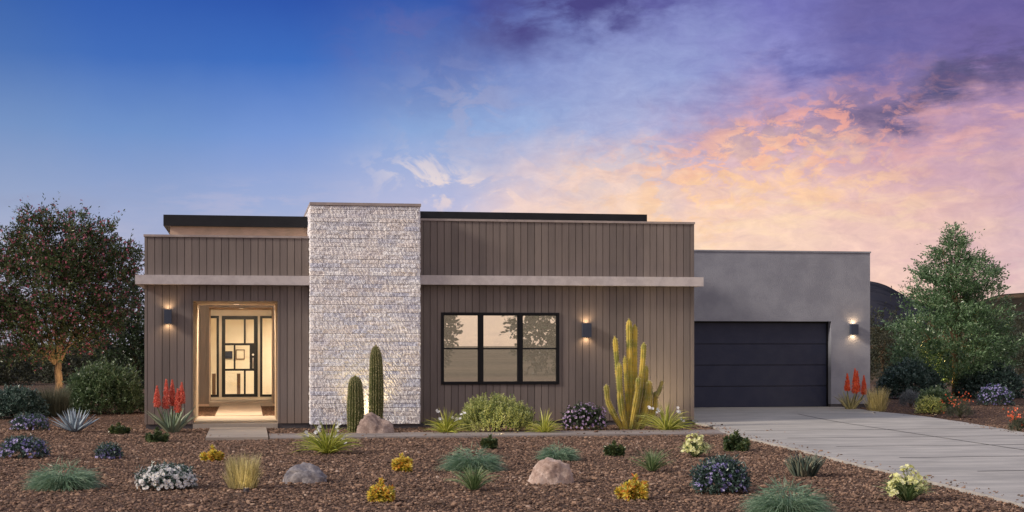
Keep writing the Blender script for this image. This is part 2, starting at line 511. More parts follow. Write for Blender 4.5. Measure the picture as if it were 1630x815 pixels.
# footing
mb = M()
mb.box(XL + 0.03, OX0 + 0.0, 0.03, 0.4, -0.1, SLAB - 0.002); mb.build('footing', MT['footing'], house); mb = M()
mb.box(OX1, XC0 + 0.2, 0.03, 0.4, -0.1, SLAB - 0.002); mb.build('footing', MT['footing'], house); mb = M()
mb.box(XC1 - 0.2, XR - 0.03, 0.03, 0.4, -0.1, SLAB - 0.002)
mb.box(XR - 0.3, XR - 0.03, 0.4, 6.6, -0.1, SLAB - 0.002)
mb.build('footing', MT['footing'], house)

# --- stone column, real coursed relief
CZ = Z_(580, 327, CY); CB = 4.4
def stone_relief():
    h = 0.0945
    s_len = [CB - CY, XC1 - XC0, 2.6]
    total = sum(s_len)
    ds = 0.0125; nz_ = int((CZ - SLAB) / 0.0125); ns = int(total / ds)
    s = np.linspace(0, total, ns + 1); z = np.linspace(0, CZ - SLAB, nz_ + 1)
    S, Zz = np.meshgrid(s, z, indexing='ij')
    row = np.floor(Zz / h)
    rr = _hash(row.astype(np.int64), np.int64(0), np.int64(0), 21)
    L = 0.30 + 0.22 * rr
    off = rr * 3.7
    q = (S + off) / L
    cell = np.floor(q); 
    jit = 0.32 * (_hash(cell.astype(np.int64), row.astype(np.int64), np.int64(0), 9) - 0.5)
    q2 = q - cell
    cell = np.where(q2 < np.maximum(jit, 0), cell - 1, cell)
    # distances to joints
    dz = np.minimum(Zz - row * h, (row + 1) * h - Zz)
    e = np.abs(q2 - np.maximum(jit, 0)) * L
    joint = np.minimum(dz / 0.007, e / 0.008)
    body = np.clip(joint, 0, 1) ** 0.6
    cr = _hash(cell.astype(np.int64), row.astype(np.int64), np.int64(1), 33)
    n1 = fbm(S * 18 + Zz * 11, Zz * 9, oct=4, seed=2)
    n2 = fbm(S * 40 + Zz * 24, Zz * 20, oct=3, seed=8)
    rid = 1 - np.abs(n1 * 2 - 1)
    H = body * (0.006 + 0.009 * cr + 0.024 * (rid - 0.5) + 0.040 * (n2 - 0.5))
    # positions
    A = s_len[0]; B = A + s_len[1]
    x = np.where(S < A, XC0, np.where(S < B, XC0 + S - A, XC1))
    y = np.where(S < A, CB - S, np.where(S < B, CY, CY + (S - B)))
    nx = np.where(S < A, -1.0, np.where(S < B, 0.0, 1.0)); ny = np.where((S >= A) & (S < B), -1.0, 0.0)
    # soften corner normals
    w = 0.02
    c1 = np.exp(-((S - A) / w) ** 2); c2 = np.exp(-((S - B) / w) ** 2)
    nx = nx * (1 - c1) - 0.7 * c1; ny = ny * (1 - c1) - 0.7 * c1
    nx = nx * (1 - c2) + 0.7 * c2; ny = ny * (1 - c2) - 0.7 * c2
    V = np.stack([x + nx * H, y + ny * H, Zz + SLAB - 0.02 + 0 * H], -1).reshape(-1, 3)
    i = np.arange(ns)[:, None]; j = np.arange(nz_)[None, :]; k = nz_ + 1
    Fq = np.stack([i * k + j, (i + 1) * k + j, (i + 1) * k + j + 1, i * k + j + 1], -1).reshape(-1, 4)
    crc = 0.05 + 0.95 * _hash(cell.astype(np.int64), row.astype(np.int64), np.int64(2), 71)
    crc = np.where(joint < 0.45, 0.0, crc)
    mb = M(); mb.add(V, Fq, 0, crc[:-1, :-1].reshape(-1))
    return mb
stone_relief().build('stone_column', MT['stone'], house)
mb = M(); mb.box(XC0 + 0.03, XC1 - 0.03, CY + 0.03, CB, SLAB, CZ - 0.03); mb.build('column_core', MT['footing'], house)
mb = M(); mb.box(XC0 - 0.03, XC1 + 0.03, CY - 0.04, CB + 0.02, CZ - 0.01, CZ + 0.055); mb.build('column_cap', MT['cap'], house)
mb = M(); mb.box(XC0 + 0.01, XC1 - 0.01, CY + 0.02, 0.03, -0.1, SLAB - 0.022); mb.build('column_footing', MT['footing'], house)

# --- raised centre roofs
RY = 0.9
rx0 = X_(260, RY); rz1 = Z_(260, 341.5, RY); rz0 = Z_(260, 359, RY)
cw0 = X_(270.8, RY + 0.12)
mb = M(); mb.box(rx0, XC0 + 0.6, RY, 12.0, rz0, rz1); mb.build('roof', MT['black'], house)
mb = M(); mb.box(cw0, XC0 + 0.5, RY + 0.12, 11.8, ZL - 0.6, rz0 - 0.003); mb.build('clerestory_wall', MT['beige'], house)
RY2 = 0.8
mb = M(); mb.box(XC0 + 1.5, X_(1030, RY2), RY2, 12.2, Z_(850, 350, RY2) - 0.05, Z_(850, 338.8, RY2)); mb.build('roof', MT['black'], house)
mb = M(); mb.box(XC0 + 1.6, X_(1030, RY2) - 0.3, RY2 + 0.2, 12.0, ZR - 0.4, Z_(850, 350, RY2) - 0.053); mb.build('clerestory_wall', MT['beige'], house)

# --- porch ceiling lamp, courtyard, second wall and door wall
DY = 14.0; SY = 12.0
mb = M(); mb.box(OX0, OX1, 0.0, PD, -0.05, SLAB); mb.build('porch_step', MT['slab'], house)
SX0 = X_(333, SY); SX1 = X_(434, SY); SZ = Z_(385, 489.4, SY)
mb = M()
siding_panel(mb, XL + 0.2, SX0, SLAB, ZL + 0.2, SY); siding_panel(mb, SX1, XC0 + 1.6, SLAB, ZL + 0.2, SY); siding_panel(mb, SX0, SX1, SZ, ZL + 0.2, SY)
mb.build('courtyard_wall', MT['siding'], house)
mb = M()
mb.box(XL + 0.2, SX0, SY + bx, DY, 0.0, ZL); mb.box(SX1, XC0 + 1.6, SY + bx, DY, 0.0, ZL); mb.box(SX0, SX1, SY + bx, DY, SZ, ZL)
mb.box(XL, XL + 0.2, PD, DY, 0.0, ZL - 0.02); mb.box(XC0 + 1.4, XC0 + 1.6, CB, SY, 0.0, ZL - 0.02)
mb.build('courtyard_side_wall', MT['beige'], house)
mb = M(); mb.box(SX0, SX1, SY - 0.1, DY, -0.05, 0.17); mb.build('threshold', MT['slab'], house)
# door wall pieces around door and sidelights
def cx3(x): return 320 + x / 5.433
def cy3(y): return 490 + y / 5.433
DX0, DX1 = X_(cx3(180), DY), X_(cx3(490), DY)
DZ0, DZ1 = Z_(380, cy3(770), DY), Z_(380, cy3(70), DY)
LX1 = X_(cx3(155), DY); LX0 = LX1 - 0.55
GX0 = X_(cx3(510), DY); GX1 = GX0 + 0.62
mb = M()
mb.box(XL + 0.2, LX0, DY, DY + 0.2, 0.0, ZL - 0.1); mb.box(GX1, XC0 + 1.6, DY, DY + 0.2, 0.0, ZL - 0.1)
mb.box(LX0, GX1, DY, DY + 0.2, DZ1, ZL - 0.1); mb.box(LX0, GX1, DY, DY + 0.2, 0.0, DZ0)
mb.box(LX1, DX0, DY, DY + 0.2, DZ0, DZ1); mb.box(DX1, GX0, DY, DY + 0.2, DZ0, DZ1)
mb.build('entry_wall', MT['inwall'], house)
def frame_ring(mb, x0, x1, z0, z1, w, y0, y1):
    mb.box(x0, x0 + w, y0, y1, z0, z1); mb.box(x1 - w, x1, y0, y1, z0, z1)
    mb.box(x0 + w, x1 - w, y0, y1, z0, z0 + w); mb.box(x0 + w, x1 - w, y0, y1, z1 - w, z1)
# front door
mb = M()
yf0, yf1 = DY - 0.03, DY + 0.05
gx = lambda c: X_(cx3(c), DY); gzz = lambda c: Z_(380, cy3(c), DY)
rows = [(100, 305, [(210, 370), (387, 457)]), (325, 527, [(210, 282), (298, 420)]), (545, 745, [(210, 370), (387, 457)])]
mb.box(DX0, gx(210), yf0, yf1, DZ0, DZ1); mb.box(gx(457), DX1, yf0, yf1, DZ0, DZ1)
zc = [DZ1] + [gzz(t) for r_ in rows for t in r_[:2]] + [DZ0]
for i in range(0, len(zc), 2): mb.box(gx(210), gx(457), yf0, yf1, zc[i + 1], zc[i])
for t, bt, pn in rows:
    mb.box(gx(pn[0][1]), gx(pn[1][0]), yf0, yf1, gzz(bt), gzz(t))
    if pn[1][1] < 457: mb.box(gx(pn[1][1]), gx(457), yf0, yf1, gzz(bt), gzz(t))
door = mb.build('front_door', MT['winframe'], house); tag(door, 'black front door with six glass panes')
for t, bt, pn in rows:
    for a, b in pn:
        mb = M(); mb.box(gx(a) - 0.01, gx(b) + 0.01, DY + 0.005, DY + 0.02, gzz(bt) - 0.01, gzz(t) + 0.01); mb.build('pane', MT['doorglass'], door)
mb = M()
hx = gx(450)
mb.tube([(hx, yf0 - 0.06, gzz(438)), (hx, yf0 - 0.06, gzz(520))], 0.012, 8); mb.box(hx - 0.02, hx + 0.02, yf0 - 0.012, yf0, gzz(524), gzz(432))
mb.tube([(hx, yf0 - 0.001, gzz(442)), (hx, yf0 - 0.065, gzz(442))], 0.01, 6); mb.tube([(hx, yf0 - 0.001, gzz(516)), (hx, yf0 - 0.065, gzz(516))], 0.01, 6)
mb.build('handle', MT['steel'], door)
mb = M(); mb.tube([(hx, yf0, gzz(405)), (hx, yf0 - 0.03, gzz(405))], 0.035, 12); mb.build('lock', MT['steel'], door)
for x0, x1 in ((LX0, LX1), (GX0, GX1)):
    mb = M(); frame_ring(mb, x0, x1, DZ0, DZ1, 0.075, yf0, yf1); sl = mb.build('sidelight', MT['winframe'], house)
    mb = M(); mb.box(x0 + 0.07, x1 - 0.07, DY + 0.005, DY + 0.02, DZ0 + 0.07, DZ1 - 0.07); mb.build('pane', MT['doorglass'], sl)
# interior room behind the door
IY = 17.5
mb = M()
ix0, ix1 = -2.2, 3.6
mb.box(ix0, ix1, IY, IY + 0.1, 0.17, 3.4); mb.box(ix0 - 0.1, ix0, DY + 0.2, IY, 0.17, 3.4); mb.box(ix1, ix1 + 0.1, DY + 0.2, IY, 0.17, 3.4)
mb.box(ix0, ix1, DY + 0.2, IY, 3.4, 3.5)
mb.build('room_wall', MT['inwall'], house)
mb = M(); mb.box(ix0, ix1, DY + 0.2, IY, 0.05, 0.17); mb.build('room_floor', MT['slab'], house)

# --- window of three units
win_y0, win_y1 = -0.03, 0.08
mb = M(); W3 = (WX1 - WX0) / 3
wf = mb
frame_ring(mb, WX0 + 0.002, WX1 - 0.002, WZ0 + 0.002, WZ1 - 0.002, 0.05, win_y0, win_y1)
for k in (1, 2): mb.box(WX0 + k * W3 - 0.045, WX0 + k * W3 + 0.045, win_y0 + 0.004, win_y1 - 0.004, WZ0 + 0.05, WZ1 - 0.05)
window = mb.build('window', MT['winframe'], house); tag(window, 'wide black framed window of three lit units')
zm = Z_(796, 555, Y0)
for k in range(3):
    a = WX0 + k * W3 + (0.05 if k == 0 else 0.045); b = WX0 + (k + 1) * W3 - (0.05 if k == 2 else 0.045)
    mb = M(); frame_ring(mb, a, b, WZ0 + 0.05, WZ1 - 0.05, 0.022, 0.0, 0.06); mb.box(a + 0.022, b - 0.022, 0.0, 0.06, zm - 0.018, zm + 0.018)
    mb.build('sash', MT['winframe'], window)
    for z0, z1 in ((WZ0 + 0.07, zm - 0.016), (zm + 0.016, WZ1 - 0.07)):
        mb = M(); mb.box(a + 0.02, b - 0.02, 0.028, 0.034, z0, z1); mb.build('pane', MT['winglass'], window)
mb = M(); mb.box(WX0, WX1, 0.16, 0.18, WZ0, WZ1); mb.build('shade', MT['blind'], window)

# --- garage wing
GY = 6.6
GR = X_(1385, GY); GZ = Z_(1250, 401.5, GY); GS = 0.11
gdr = X_(1323, GY); gdl = gdr - 5.1; gdz = Z_(1215, 511.3, GY)
mb = M()
mb.box(XR - 0.02, gdl, GY, GY + 0.35, 0.0, GZ) if gdl > XR - 0.02 else None
mb.box(gdr, GR, GY, GY + 0.35, 0.2, GZ)
mb.box(min(gdl, XR - 0.3), gdr, GY, GY + 0.35, gdz, GZ)
mb.box(GR - 0.3, GR, GY + 0.35, 15.0, 0.2, GZ); mb.box(XR - 0.3, GR - 0.3, 14.7, 15.0, 0.2, GZ)
mb.build('garage_wall', MT['stucco'], house)
mb = M(); mb.box(gdr, GR - 0.03, GY + 0.03, 14.9, -0.1, 0.198); mb.build('garage_footing', MT['footing'], house)
mb = M(); mb.box(XR, GR + 0.02, GY - 0.025, GY + 0.36, GZ, GZ + 0.045); mb.box(GR - 0.3, GR + 0.02, GY + 0.36, 15.0, GZ, GZ + 0.045); mb.build('parapet_cap', MT['stucco'], house)
mb = M(); mb.box(XR, GR - 0.3, GY + 0.35, 14.7, GZ - 0.4, GZ - 0.3); mb.build('roof_deck', MT['roofdeck'], house)
gy = GY + 0.27
mb = M(); mb.box(gdl, gdl + 0.05, gy - 0.04, gy, GS, gdz); mb.box(gdr - 0.045, gdr - 0.001, gy - 0.04, gy, GS, gdz); mb.box(gdl + 0.05, gdr - 0.045, gy - 0.04, gy, gdz - 0.045, gdz - 0.001)
gd = mb.build('garage_door', MT['winframe'], house); tag(gd, 'dark blue grey sectional garage door')
ph = (gdz - GS - 0.045) / 4
for k in range(4):
    z0 = GS + k * ph + 0.006; z1 = GS + (k + 1) * ph - 0.006
    mb = M()
    xa, xb = gdl + 0.05, gdr - 0.045
    mb.box(xa, xb, gy + 0.012, gy + 0.05, z0, z1)
    mb.box(xa, xb, gy, gy + 0.012, z0 + 0.012, z1 - 0.012)
    mb.build('door_panel', MT['garage'], gd)
mb = M(); mb.box(gdl, gdr, gy + 0.052, gy + 0.07, GS, gdz); mb.build('door_seal', MT['black'], gd)

# ------------------------------------------------------------------ lamps
def add_light(name, kind, loc, energy, color, parent=None, **kw):
    d = bpy.data.lights.new(name, kind); d.energy = energy; d.color = color
    for k, v in kw.items(): setattr(d, k, v)
    o = bpy.data.objects.new(name, d); COL.objects.link(o); o.location = loc
    if parent is not None: o.parent = parent
    return o
WARM = (1.0, 0.66, 0.36)
def wall_lamp(u0, u1, v0, v1, wy, label, energy):
    uc = (u0 + u1) / 2
    x, z = onY(uc, (v0 + v1) / 2, wy)
    s = (F_PX / (np.array([x, wy, 0]) - EYE)[:2].dot(FW[:2]))
    w = (u1 - u0) / s; h_ = (v1 - v0) / s
    root = empty('wall_lamp', (x, wy, z)); tag(root, label, 'wall lamp', 'up and down wall lamps on the house front')
    d = 0.13; g = 0.035; t = 0.006
    mb = M()
    mb.box(-w/2, w/2, -g-d, -g-d+t, -h_/2, h_/2); mb.box(-w/2, w/2, -g-t, -g, -h_/2, h_/2)
    mb.box(-w/2, -w/2+t, -g-d+t, -g-t, -h_/2, h_/2); mb.box(w/2-t, w/2, -g-d+t, -g-t, -h_/2, h_/2)
    mb.build('housing', MT['lampbody'], root)
    mb = M(); mb.box(-0.05, 0.05, -g, -0.001, -0.06, 0.06); mb.build('bracket', MT['black'], root)
    for sg in (1, -1):
        mb = M(); mb.box(-w/2+t, w/2-t, -g-d+t, -g-t, sg*h_/2 - sg*0.03 - 0.004, sg*h_/2 - sg*0.03 + 0.004); mb.build('diffuser', MT['lampglow'], root)
        l = add_light('lamp_light', 'SPOT', (0, -g - d * 0.45, sg * (h_/2 + 0.005)), energy, WARM, root, spot_size=math.radians(150), spot_blend=0.8, shadow_soft_size=0.03)
        l.rotation_euler = (PI, 0, 0) if sg > 0 else (0, 0, 0)
        l.rotation_euler[0] += math.radians(-18 if sg > 0 else 18)
wall_lamp(262, 273.5, 493, 515, Y0, 'blue grey box wall lamp left of the lit entry opening', 4.5)
wall_lamp(925.5, 939.5, 515, 536.5, Y0, 'box wall lamp between the three part window and the tall cactus', 4.5)
wall_lamp(1351.5, 1363.5, 516.5, 532.5, GY, 'box wall lamp on the grey stucco right of the garage door', 4.5)

def ceiling_lamp(x, y, z, energy, label, r=0.09):
    root = empty('ceiling_lamp', (x, y, z)); tag(root, label, 'ceiling lamp')
    mb = M(); a = np.linspace(0, 2*PI, 17)
    mb.tube([(0, 0, 0.0), (0, 0, -0.006)], r, 16); mb.build('trim', MT['cap'], root)
    mb = M(); mb.tube([(0, 0, -0.006), (0, 0, -0.009)], r * 0.8, 16); mb.build('diffuser', MT['ceilglow'], root)
    add_light('lamp_light', 'SPOT', (0, 0, -0.04), energy * 1.3, (1.0, 0.84, 0.62), root, shadow_soft_size=0.06, spot_size=math.radians(165), spot_blend=0.6)
pcx = (OX0 + OX1) / 2
ceiling_lamp(pcx, 2.6, OZ - 0.002, 24, 'recessed ceiling lamp over the front porch step')
ceiling_lamp((SX0 + SX1) / 2, 13.0, SZ - 0.002, 40, 'recessed ceiling lamp in the alcove before the glass door')
ceiling_lamp(1.5, 14.75, 3.398, 520, 'ceiling lamp inside the hall behind the glass door', 0.15)
# courtyard light on the boards
def sconce(x, y, z, e):
    root = empty('courtyard_lamp', (x, y, z)); tag(root, 'lamp under the porch ceiling edge facing the courtyard boards', 'lamp')
    mb = M(); mb.box(-0.07, 0.07, 0.001, 0.1, -0.05, 0.05); mb.build('housing', MT['black'], root)
    add_light('lamp_light', 'POINT', (0, 0.25, -0.05), e, (1.0, 0.84, 0.62), root, shadow_soft_size=0.06)
sconce(pcx, PD, OZ + 0.35, 850)

# --- objects inside the hall
def hang(name, mbs, label, cat):
    root = empty(name, (0, IY, 1.5)); tag(root, label, cat)
    for n_, mb, mt in mbs: mb.build(n_, mt, root, off=(0, IY, 1.5))
    return root
IYf = IY - 0.002
mxI = lambda c: X_(cx3(c), IYf); mzI = lambda c: Z_(380, cy3(c), IYf)
a = M(); a.box(mxI(205), mxI(272), IYf - 0.05, IYf, mzI(440), mzI(375))
b = M(); b.box(mxI(208), mxI(269), IYf - 0.053, IYf - 0.05, mzI(437), mzI(378))
hang('television', [('case', a, MT['winframe']), ('screen', b, MT['garage'])], 'dark flat screen on the hall wall seen through the door glass', 'television')
a = M(); frame_ring(a, mxI(300), mxI(378), mzI(447), mzI(360), 0.03, IYf - 0.04, IYf)
b = M(); b.box(mxI(300) + 0.03, mxI(378) - 0.03, IYf - 0.02, IYf, mzI(447) + 0.03, mzI(360) - 0.03)
hang('wall_mirror', [('frame', a, MT['wood']), ('mirror', b, MT['inwall'])], 'thin framed mirror right of the dark screen inside the hall', 'mirror')
tY = 15.2
root = empty('console_table', (0, tY, 0.17)); tag(root, 'pale topped console table with brown legs inside the hall', 'table')
tz = Z_(380, cy3(555), tY); tx0 = X_(cx3(60), tY); tx1 = X_(cx3(350), tY)
mb = M(); mb.box(tx0, tx1, tY, tY + 0.5, tz - 0.05, tz); mb.build('tabletop', MT['inwall'], root, off=(0, tY, 0.17))
for c in (110, 325):
    xx = X_(cx3(c), tY)
    mb = M(); mb.box(xx - 0.055, xx + 0.055, tY + 0.02, tY + 0.12, 0.17, tz - 0.05); mb.build('leg', MT['wood'], root, off=(0, tY, 0.17))
    mb = M(); mb.box(xx - 0.055, xx + 0.055, tY + 0.38, tY + 0.48, 0.17, tz - 0.05); mb.build('leg', MT['wood'], root, off=(0, tY, 0.17))

# ------------------------------------------------------------------ ground, paving
def grid_ground():
    xs = np.concatenate([-np.geomspace(60, 3500, 14)[::-1], np.arange(-50, 51, 1.0), np.geomspace(60, 3500, 14)])
    ys = np.concatenate([-np.geomspace(60, 1500, 8)[::-1], np.arange(-50, 61, 1.0), np.geomspace(70, 4000, 16)])
    Xg, Yg = np.meshgrid(xs, ys, indexing='ij')
    Zg = gz(Xg, Yg) - 0.012
    V = np.stack([Xg, Yg, Zg], -1).reshape(-1, 3); k = len(ys)
    i = np.arange(len(xs) - 1)[:, None]; j = np.arange(k - 1)[None, :]
    Fq = np.stack([i * k + j, (i + 1) * k + j, (i + 1) * k + j + 1, i * k + j + 1], -1).reshape(-1, 4)
    mb = M(); mb.add(V, Fq); o = mb.build('ground', MT['ground'], smooth_=True); tag(o, kind='structure')
grid_ground()

# driveway outline unprojected from the photo (counter-clockwise)
def g2(u, v): p = onG(u, v); return (p[0], p[1])
drive_left = [g2(1630, 808), g2(1560, 789), g2(1450, 762), g2(1350, 738), g2(1270, 718), g2(1200, 702), g2(1150, 690.5)]
drive_left = [(2 * g2(1630, 808)[0] - g2(1500, 775)[0], 2 * g2(1630, 808)[1] - g2(1500, 775)[1] - 1.5)] + drive_left
drive_right = [(gdr + 0.3, GY - 0.05), g2(1400, 657), g2(1440, 661), g2(1480, 666), g2(1530, 673.5), g2(1580, 682), g2(1630, 690.5), g2(1760, 715), g2(1900, 745)]
outline = drive_left + [(XR + 0.06, -1.3), (XR + 0.06, GY + 0.5), (gdr, GY + 0.5), (gdr, GY - 0.05)] + drive_right
outline = outline[::-1]
# fan triangulation-safe: build top via bmesh
def flat_poly(name, pts, zf, thick, mat, cut=1.0):
    bm = bmesh.new()
    vs = [bm.verts.new((x, y, 0)) for x, y in pts]
    f = bm.faces.new(vs)
    if f.normal.z < 0: f.normal_flip()
    ext = bmesh.ops.triangulate(bm, faces=[f])
    ymin = min(p[1] for p in pts); ymax = max(p[1] for p in pts)
    y = math.ceil(ymin)
    while y < ymax:
        bmesh.ops.bisect_plane(bm, geom=bm.verts[:] + bm.edges[:] + bm.faces[:], plane_co=(0, y, 0), plane_no=(0, 1, 0)); y += cut
    for x in (9.5, 10.5, 11.5):
        bmesh.ops.bisect_plane(bm, geom=bm.verts[:] + bm.edges[:] + bm.faces[:], plane_co=(x, 0, 0), plane_no=(1, 0, 0))
    top = bm.faces[:]
    r = bmesh.ops.extrude_face_region(bm, geom=top)
    newv = [g for g in r['geom'] if isinstance(g, bmesh.types.BMVert)]
    oldv = [v for v in bm.verts if v not in set(newv)]
    for v in newv: v.co.z = zf(v.co.x, v.co.y)
    for v in oldv: v.co.z = zf(v.co.x, v.co.y) - thick
    bmesh.ops.recalc_face_normals(bm, faces=bm.faces[:])
    me = bpy.data.meshes.new(name); bm.to_mesh(me); bm.free(); me.materials.append(mat)
    o = bpy.data.objects.new(name, me); COL.objects.link(o); tag(o, kind='structure'); return o
DZT = 0.035
dz = lambda x, y: float(gz(x, y)) + DZT * (1.0 - 0.5 * float(smooth(2, 6.4, y)))
flat_poly('driveway', outline, dz, 0.12, MT['concrete'])
# control joints
def joint(mb, a, b, w):
    a = np.array(a); b = np.array(b); n = max(2, int(np.linalg.norm(b - a) / 0.8))
    t = (b - a) / np.linalg.norm(b - a); nrm = np.array([-t[1], t[0]])
    pts = [a + (b - a) * i / n for i in range(n + 1)]
    V = []
    for p in pts:
        for s_ in (-1, 1):
            q = p + nrm * s_ * w / 2; V.append((q[0], q[1], dz(q[0], q[1]) + 0.004))
    Fq = [(2*i, 2*i+2, 2*i+3, 2*i+1) for i in range(n)]
    mb.add(V, Fq)
def pip(x, y, poly):
    x = np.asarray(x); y = np.asarray(y); inside = np.zeros(x.shape, bool); n = len(poly)
    for i in range(n):
        x1, y1 = poly[i]; x2, y2 = poly[(i + 1) % n]
        c = ((y1 > y) != (y2 > y)); xi = (x2 - x1) * (y - y1) / (y2 - y1 + 1e-12) + x1
        inside ^= c & (x < xi)
    return inside
mbj = M()
for v in (686, 698.5, 713, 732, 756, 785):
    y = g2(1420, v)[1]
    xs = np.arange(XR + 0.1, 40, 0.1); ins = pip(xs, np.full(xs.shape, y), outline)
    if ins.any():
        xi = xs[ins]; joint(mbj, (xi[0] + 0.05, y), (xi[-1] - 0.05, y), 0.045)
joint(mbj, g2(1270, 661), g2(1640, 721), 0.035)
o = mbj.build('driveway_joints', MT['joint']); tag(o, kind='structure')

# walkway from the entry to the driveway, in slabs
wy0 = g2(700, 696.5)[1]; wy1 = g2(700, 690)[1]
walk_x0 = g2(330, 690)[0]
mb = M()
e0, e1 = g2(327, 696)[1], g2(337, 681.5)[1]
EX0 = g2(329, 696)[0]; EX1 = g2(425, 690)[0]
xs_ = [EX1 + 0.02, g2(640, 693)[0], g2(750, 693)[0], g2(860, 693)[0], g2(960, 693)[0], g2(1060, 693)[0], XR + 0.9]
for i in range(len(xs_) - 1):
    mb.prism([(xs_[i] + 0.012, wy0), (xs_[i+1] - 0.012, wy0), (xs_[i+1] - 0.012, wy1), (xs_[i] + 0.012, wy1)], -0.08, 0.03)
o = mb.build('walkway', MT['walk']); tag(o, kind='structure')
mb = M(); mb.box(EX0, EX1, wy0, -0.32, -0.08, 0.045); o = mb.build('entry_path', MT['slab']); tag(o, kind='structure')
cp0 = X_(352, 4); cp1 = X_(415, 4)
mb = M(); mb.box(cp0 - 0.15, cp1 + 0.05, PD + 0.02, SY - 0.12, -0.05, SLAB + 0.01); o = mb.build('courtyard_path', MT['slab']); tag(o, kind='structure')

# loose stones of the gravel bed
def pebbles():
    ico = bmesh.new(); bmesh.ops.create_icosphere(ico, subdivisions=1, radius=1.0)
    bv = np.array([v.co[:] for v in ico.verts]); bf = np.array([[v.index for v in f.verts] for f in ico.faces]); ico.free()
    # ground patches in view
    P = []
    def sample(n, dmin, dmax, smin=-0.36, smax=0.36):
        d = np.sqrt(RNG.uniform(dmin**2, dmax**2, n)); s_ = RNG.uniform(smin, smax, n)
        p = EYE[None, :2] + d[:, None] * (FW[None, :2] + s_[:, None] * RT[None, :2])
        return p
    p1 = sample(135000, 15.5, 37.0); p2 = sample(16000, 37.0, 50.0); 
    p = np.concatenate([p1, p2])
    x, y = p[:, 0], p[:, 1]
    bad = pip(x, y, outline)
    bad |= (x > EX1) & (x < XR + 0.9) & (y > wy0 - 0.01) & (y < wy1 + 0.01)
    bad |= (x > EX0) & (x < EX1) & (y > wy0 - 0.01) & (y < -0.3)
    bad |= (x > XL) & (x < XR) & (y > 0.0) & ~((x > XL + 0.2) & (x < XC0 + 1.3) & (y > PD + 0.05) & (y < SY - 0.1) & ~((x > cp0 - 0.15) & (x < cp1 + 0.05)))
    bad |= (x > XC0) & (x < XC1) & (y > CY)
    bad |= (x > XL) & (x < GR) & (y > GY)
    on = pip(x, y, outline) & (y < 5.0)
    inner_ = pip(x + 0.35, y - 0.12, outline) & pip(x - 0.35, y + 0.12, outline)
    stray = on & ~inner_ & (RNG.random(len(x)) < 0.10)
    wk = (x > EX0) & (x < XR + 0.9) & (y > wy0) & (y < wy1) & (RNG.random(len(x)) < 0.02)
    bad &= ~(stray | wk)
    lift = np.where(stray | wk, 0.04, 0.0)[~bad]
    p = p[~bad]; n = len(p)
    sz = RNG.lognormal(math.log(0.0120), 0.42, n); sz = np.clip(sz, 0.008, 0.048)
    sc = np.stack([sz * RNG.uniform(0.8, 1.6, n), sz * RNG.uniform(0.8, 1.4, n), sz * RNG.uniform(0.45, 0.8, n)], -1)
    jit = RNG.uniform(0.72, 1.2, (n, 12, 1))
    V = bv[None] * jit * sc[:, None, :]
    # random rotation (yaw + tilt)
    a = RNG.uniform(0, 2 * PI, n); b = RNG.uniform(-0.5, 0.5, n)
    ca, sa, cb, sb = np.cos(a), np.sin(a), np.cos(b), np.sin(b)
    Rm = np.zeros((n, 3, 3)); Rm[:, 0, 0] = ca; Rm[:, 0, 1] = -sa * cb; Rm[:, 0, 2] = sa * sb
    Rm[:, 1, 0] = sa; Rm[:, 1, 1] = ca * cb; Rm[:, 1, 2] = -ca * sb; Rm[:, 2, 1] = sb; Rm[:, 2, 2] = cb
    V = np.einsum('nij,nkj->nki', Rm, V)
    V[:, :, 0] += p[:, 0][:, None]; V[:, :, 1] += p[:, 1][:, None]
    drift = 0.02 * (fbm(p[:, 0] * 0.9, p[:, 1] * 0.9, oct=3, seed=4) - 0.5)
    V[:, :, 2] += (gz(p[:, 0], p[:, 1]) - 0.004 + lift + np.where(lift > 0, 0, drift) + sz * RNG.uniform(0.0, 0.45, n))[:, None]
    Fc = bf[None] + (np.arange(n) * 12)[:, None, None]
    r = np.clip(RNG.beta(2.0, 2.2, n) + 0.35 * (fbm(p[:, 0] * 0.7, p[:, 1] * 1.3, oct=4, seed=14) - 0.5), 0, 1)
    mb = M(); mb.add(V.reshape(-1, 3), Fc.reshape(-1, 3), 0, np.repeat(r, 20))
    o = mb.build('gravel', MT['pebble']); tag(o, 'loose reddish brown gravel stones covering the garden bed', kind='stuff')
pebbles()

# ------------------------------------------------------------------ plant toolkit
def unit(a): return a / (np.linalg.norm(a, axis=-1, keepdims=True) + 1e-9)
def rdir(n): return unit(RNG.normal(size=(n, 3)))

def leaves(mb, P, D, L, W, mi=0, r=None, N=None, fold=0.15):
    """diamond leaves: base P, direction D, length L, width W"""
    n = len(P); D = unit(D)
    N = rdir(n) if N is None else unit(N)
    S = unit(np.cross(D, N)); N2 = np.cross(S, D)
    L = np.broadcast_to(np.asarray(L, float), (n,))[:, None]; W = np.broadcast_to(np.asarray(W, float), (n,))[:, None]
    m = P + D * L * 0.5
    V = np.stack([P, m + S * W * 0.5 + N2 * W * fold, P + D * L, m - S * W * 0.5 + N2 * W * fold], 1).reshape(-1, 3)
    Fq = np.arange(4 * n).reshape(n, 4)
    mb.add(V, Fq, mi, RNG.random(n) if r is None else r)

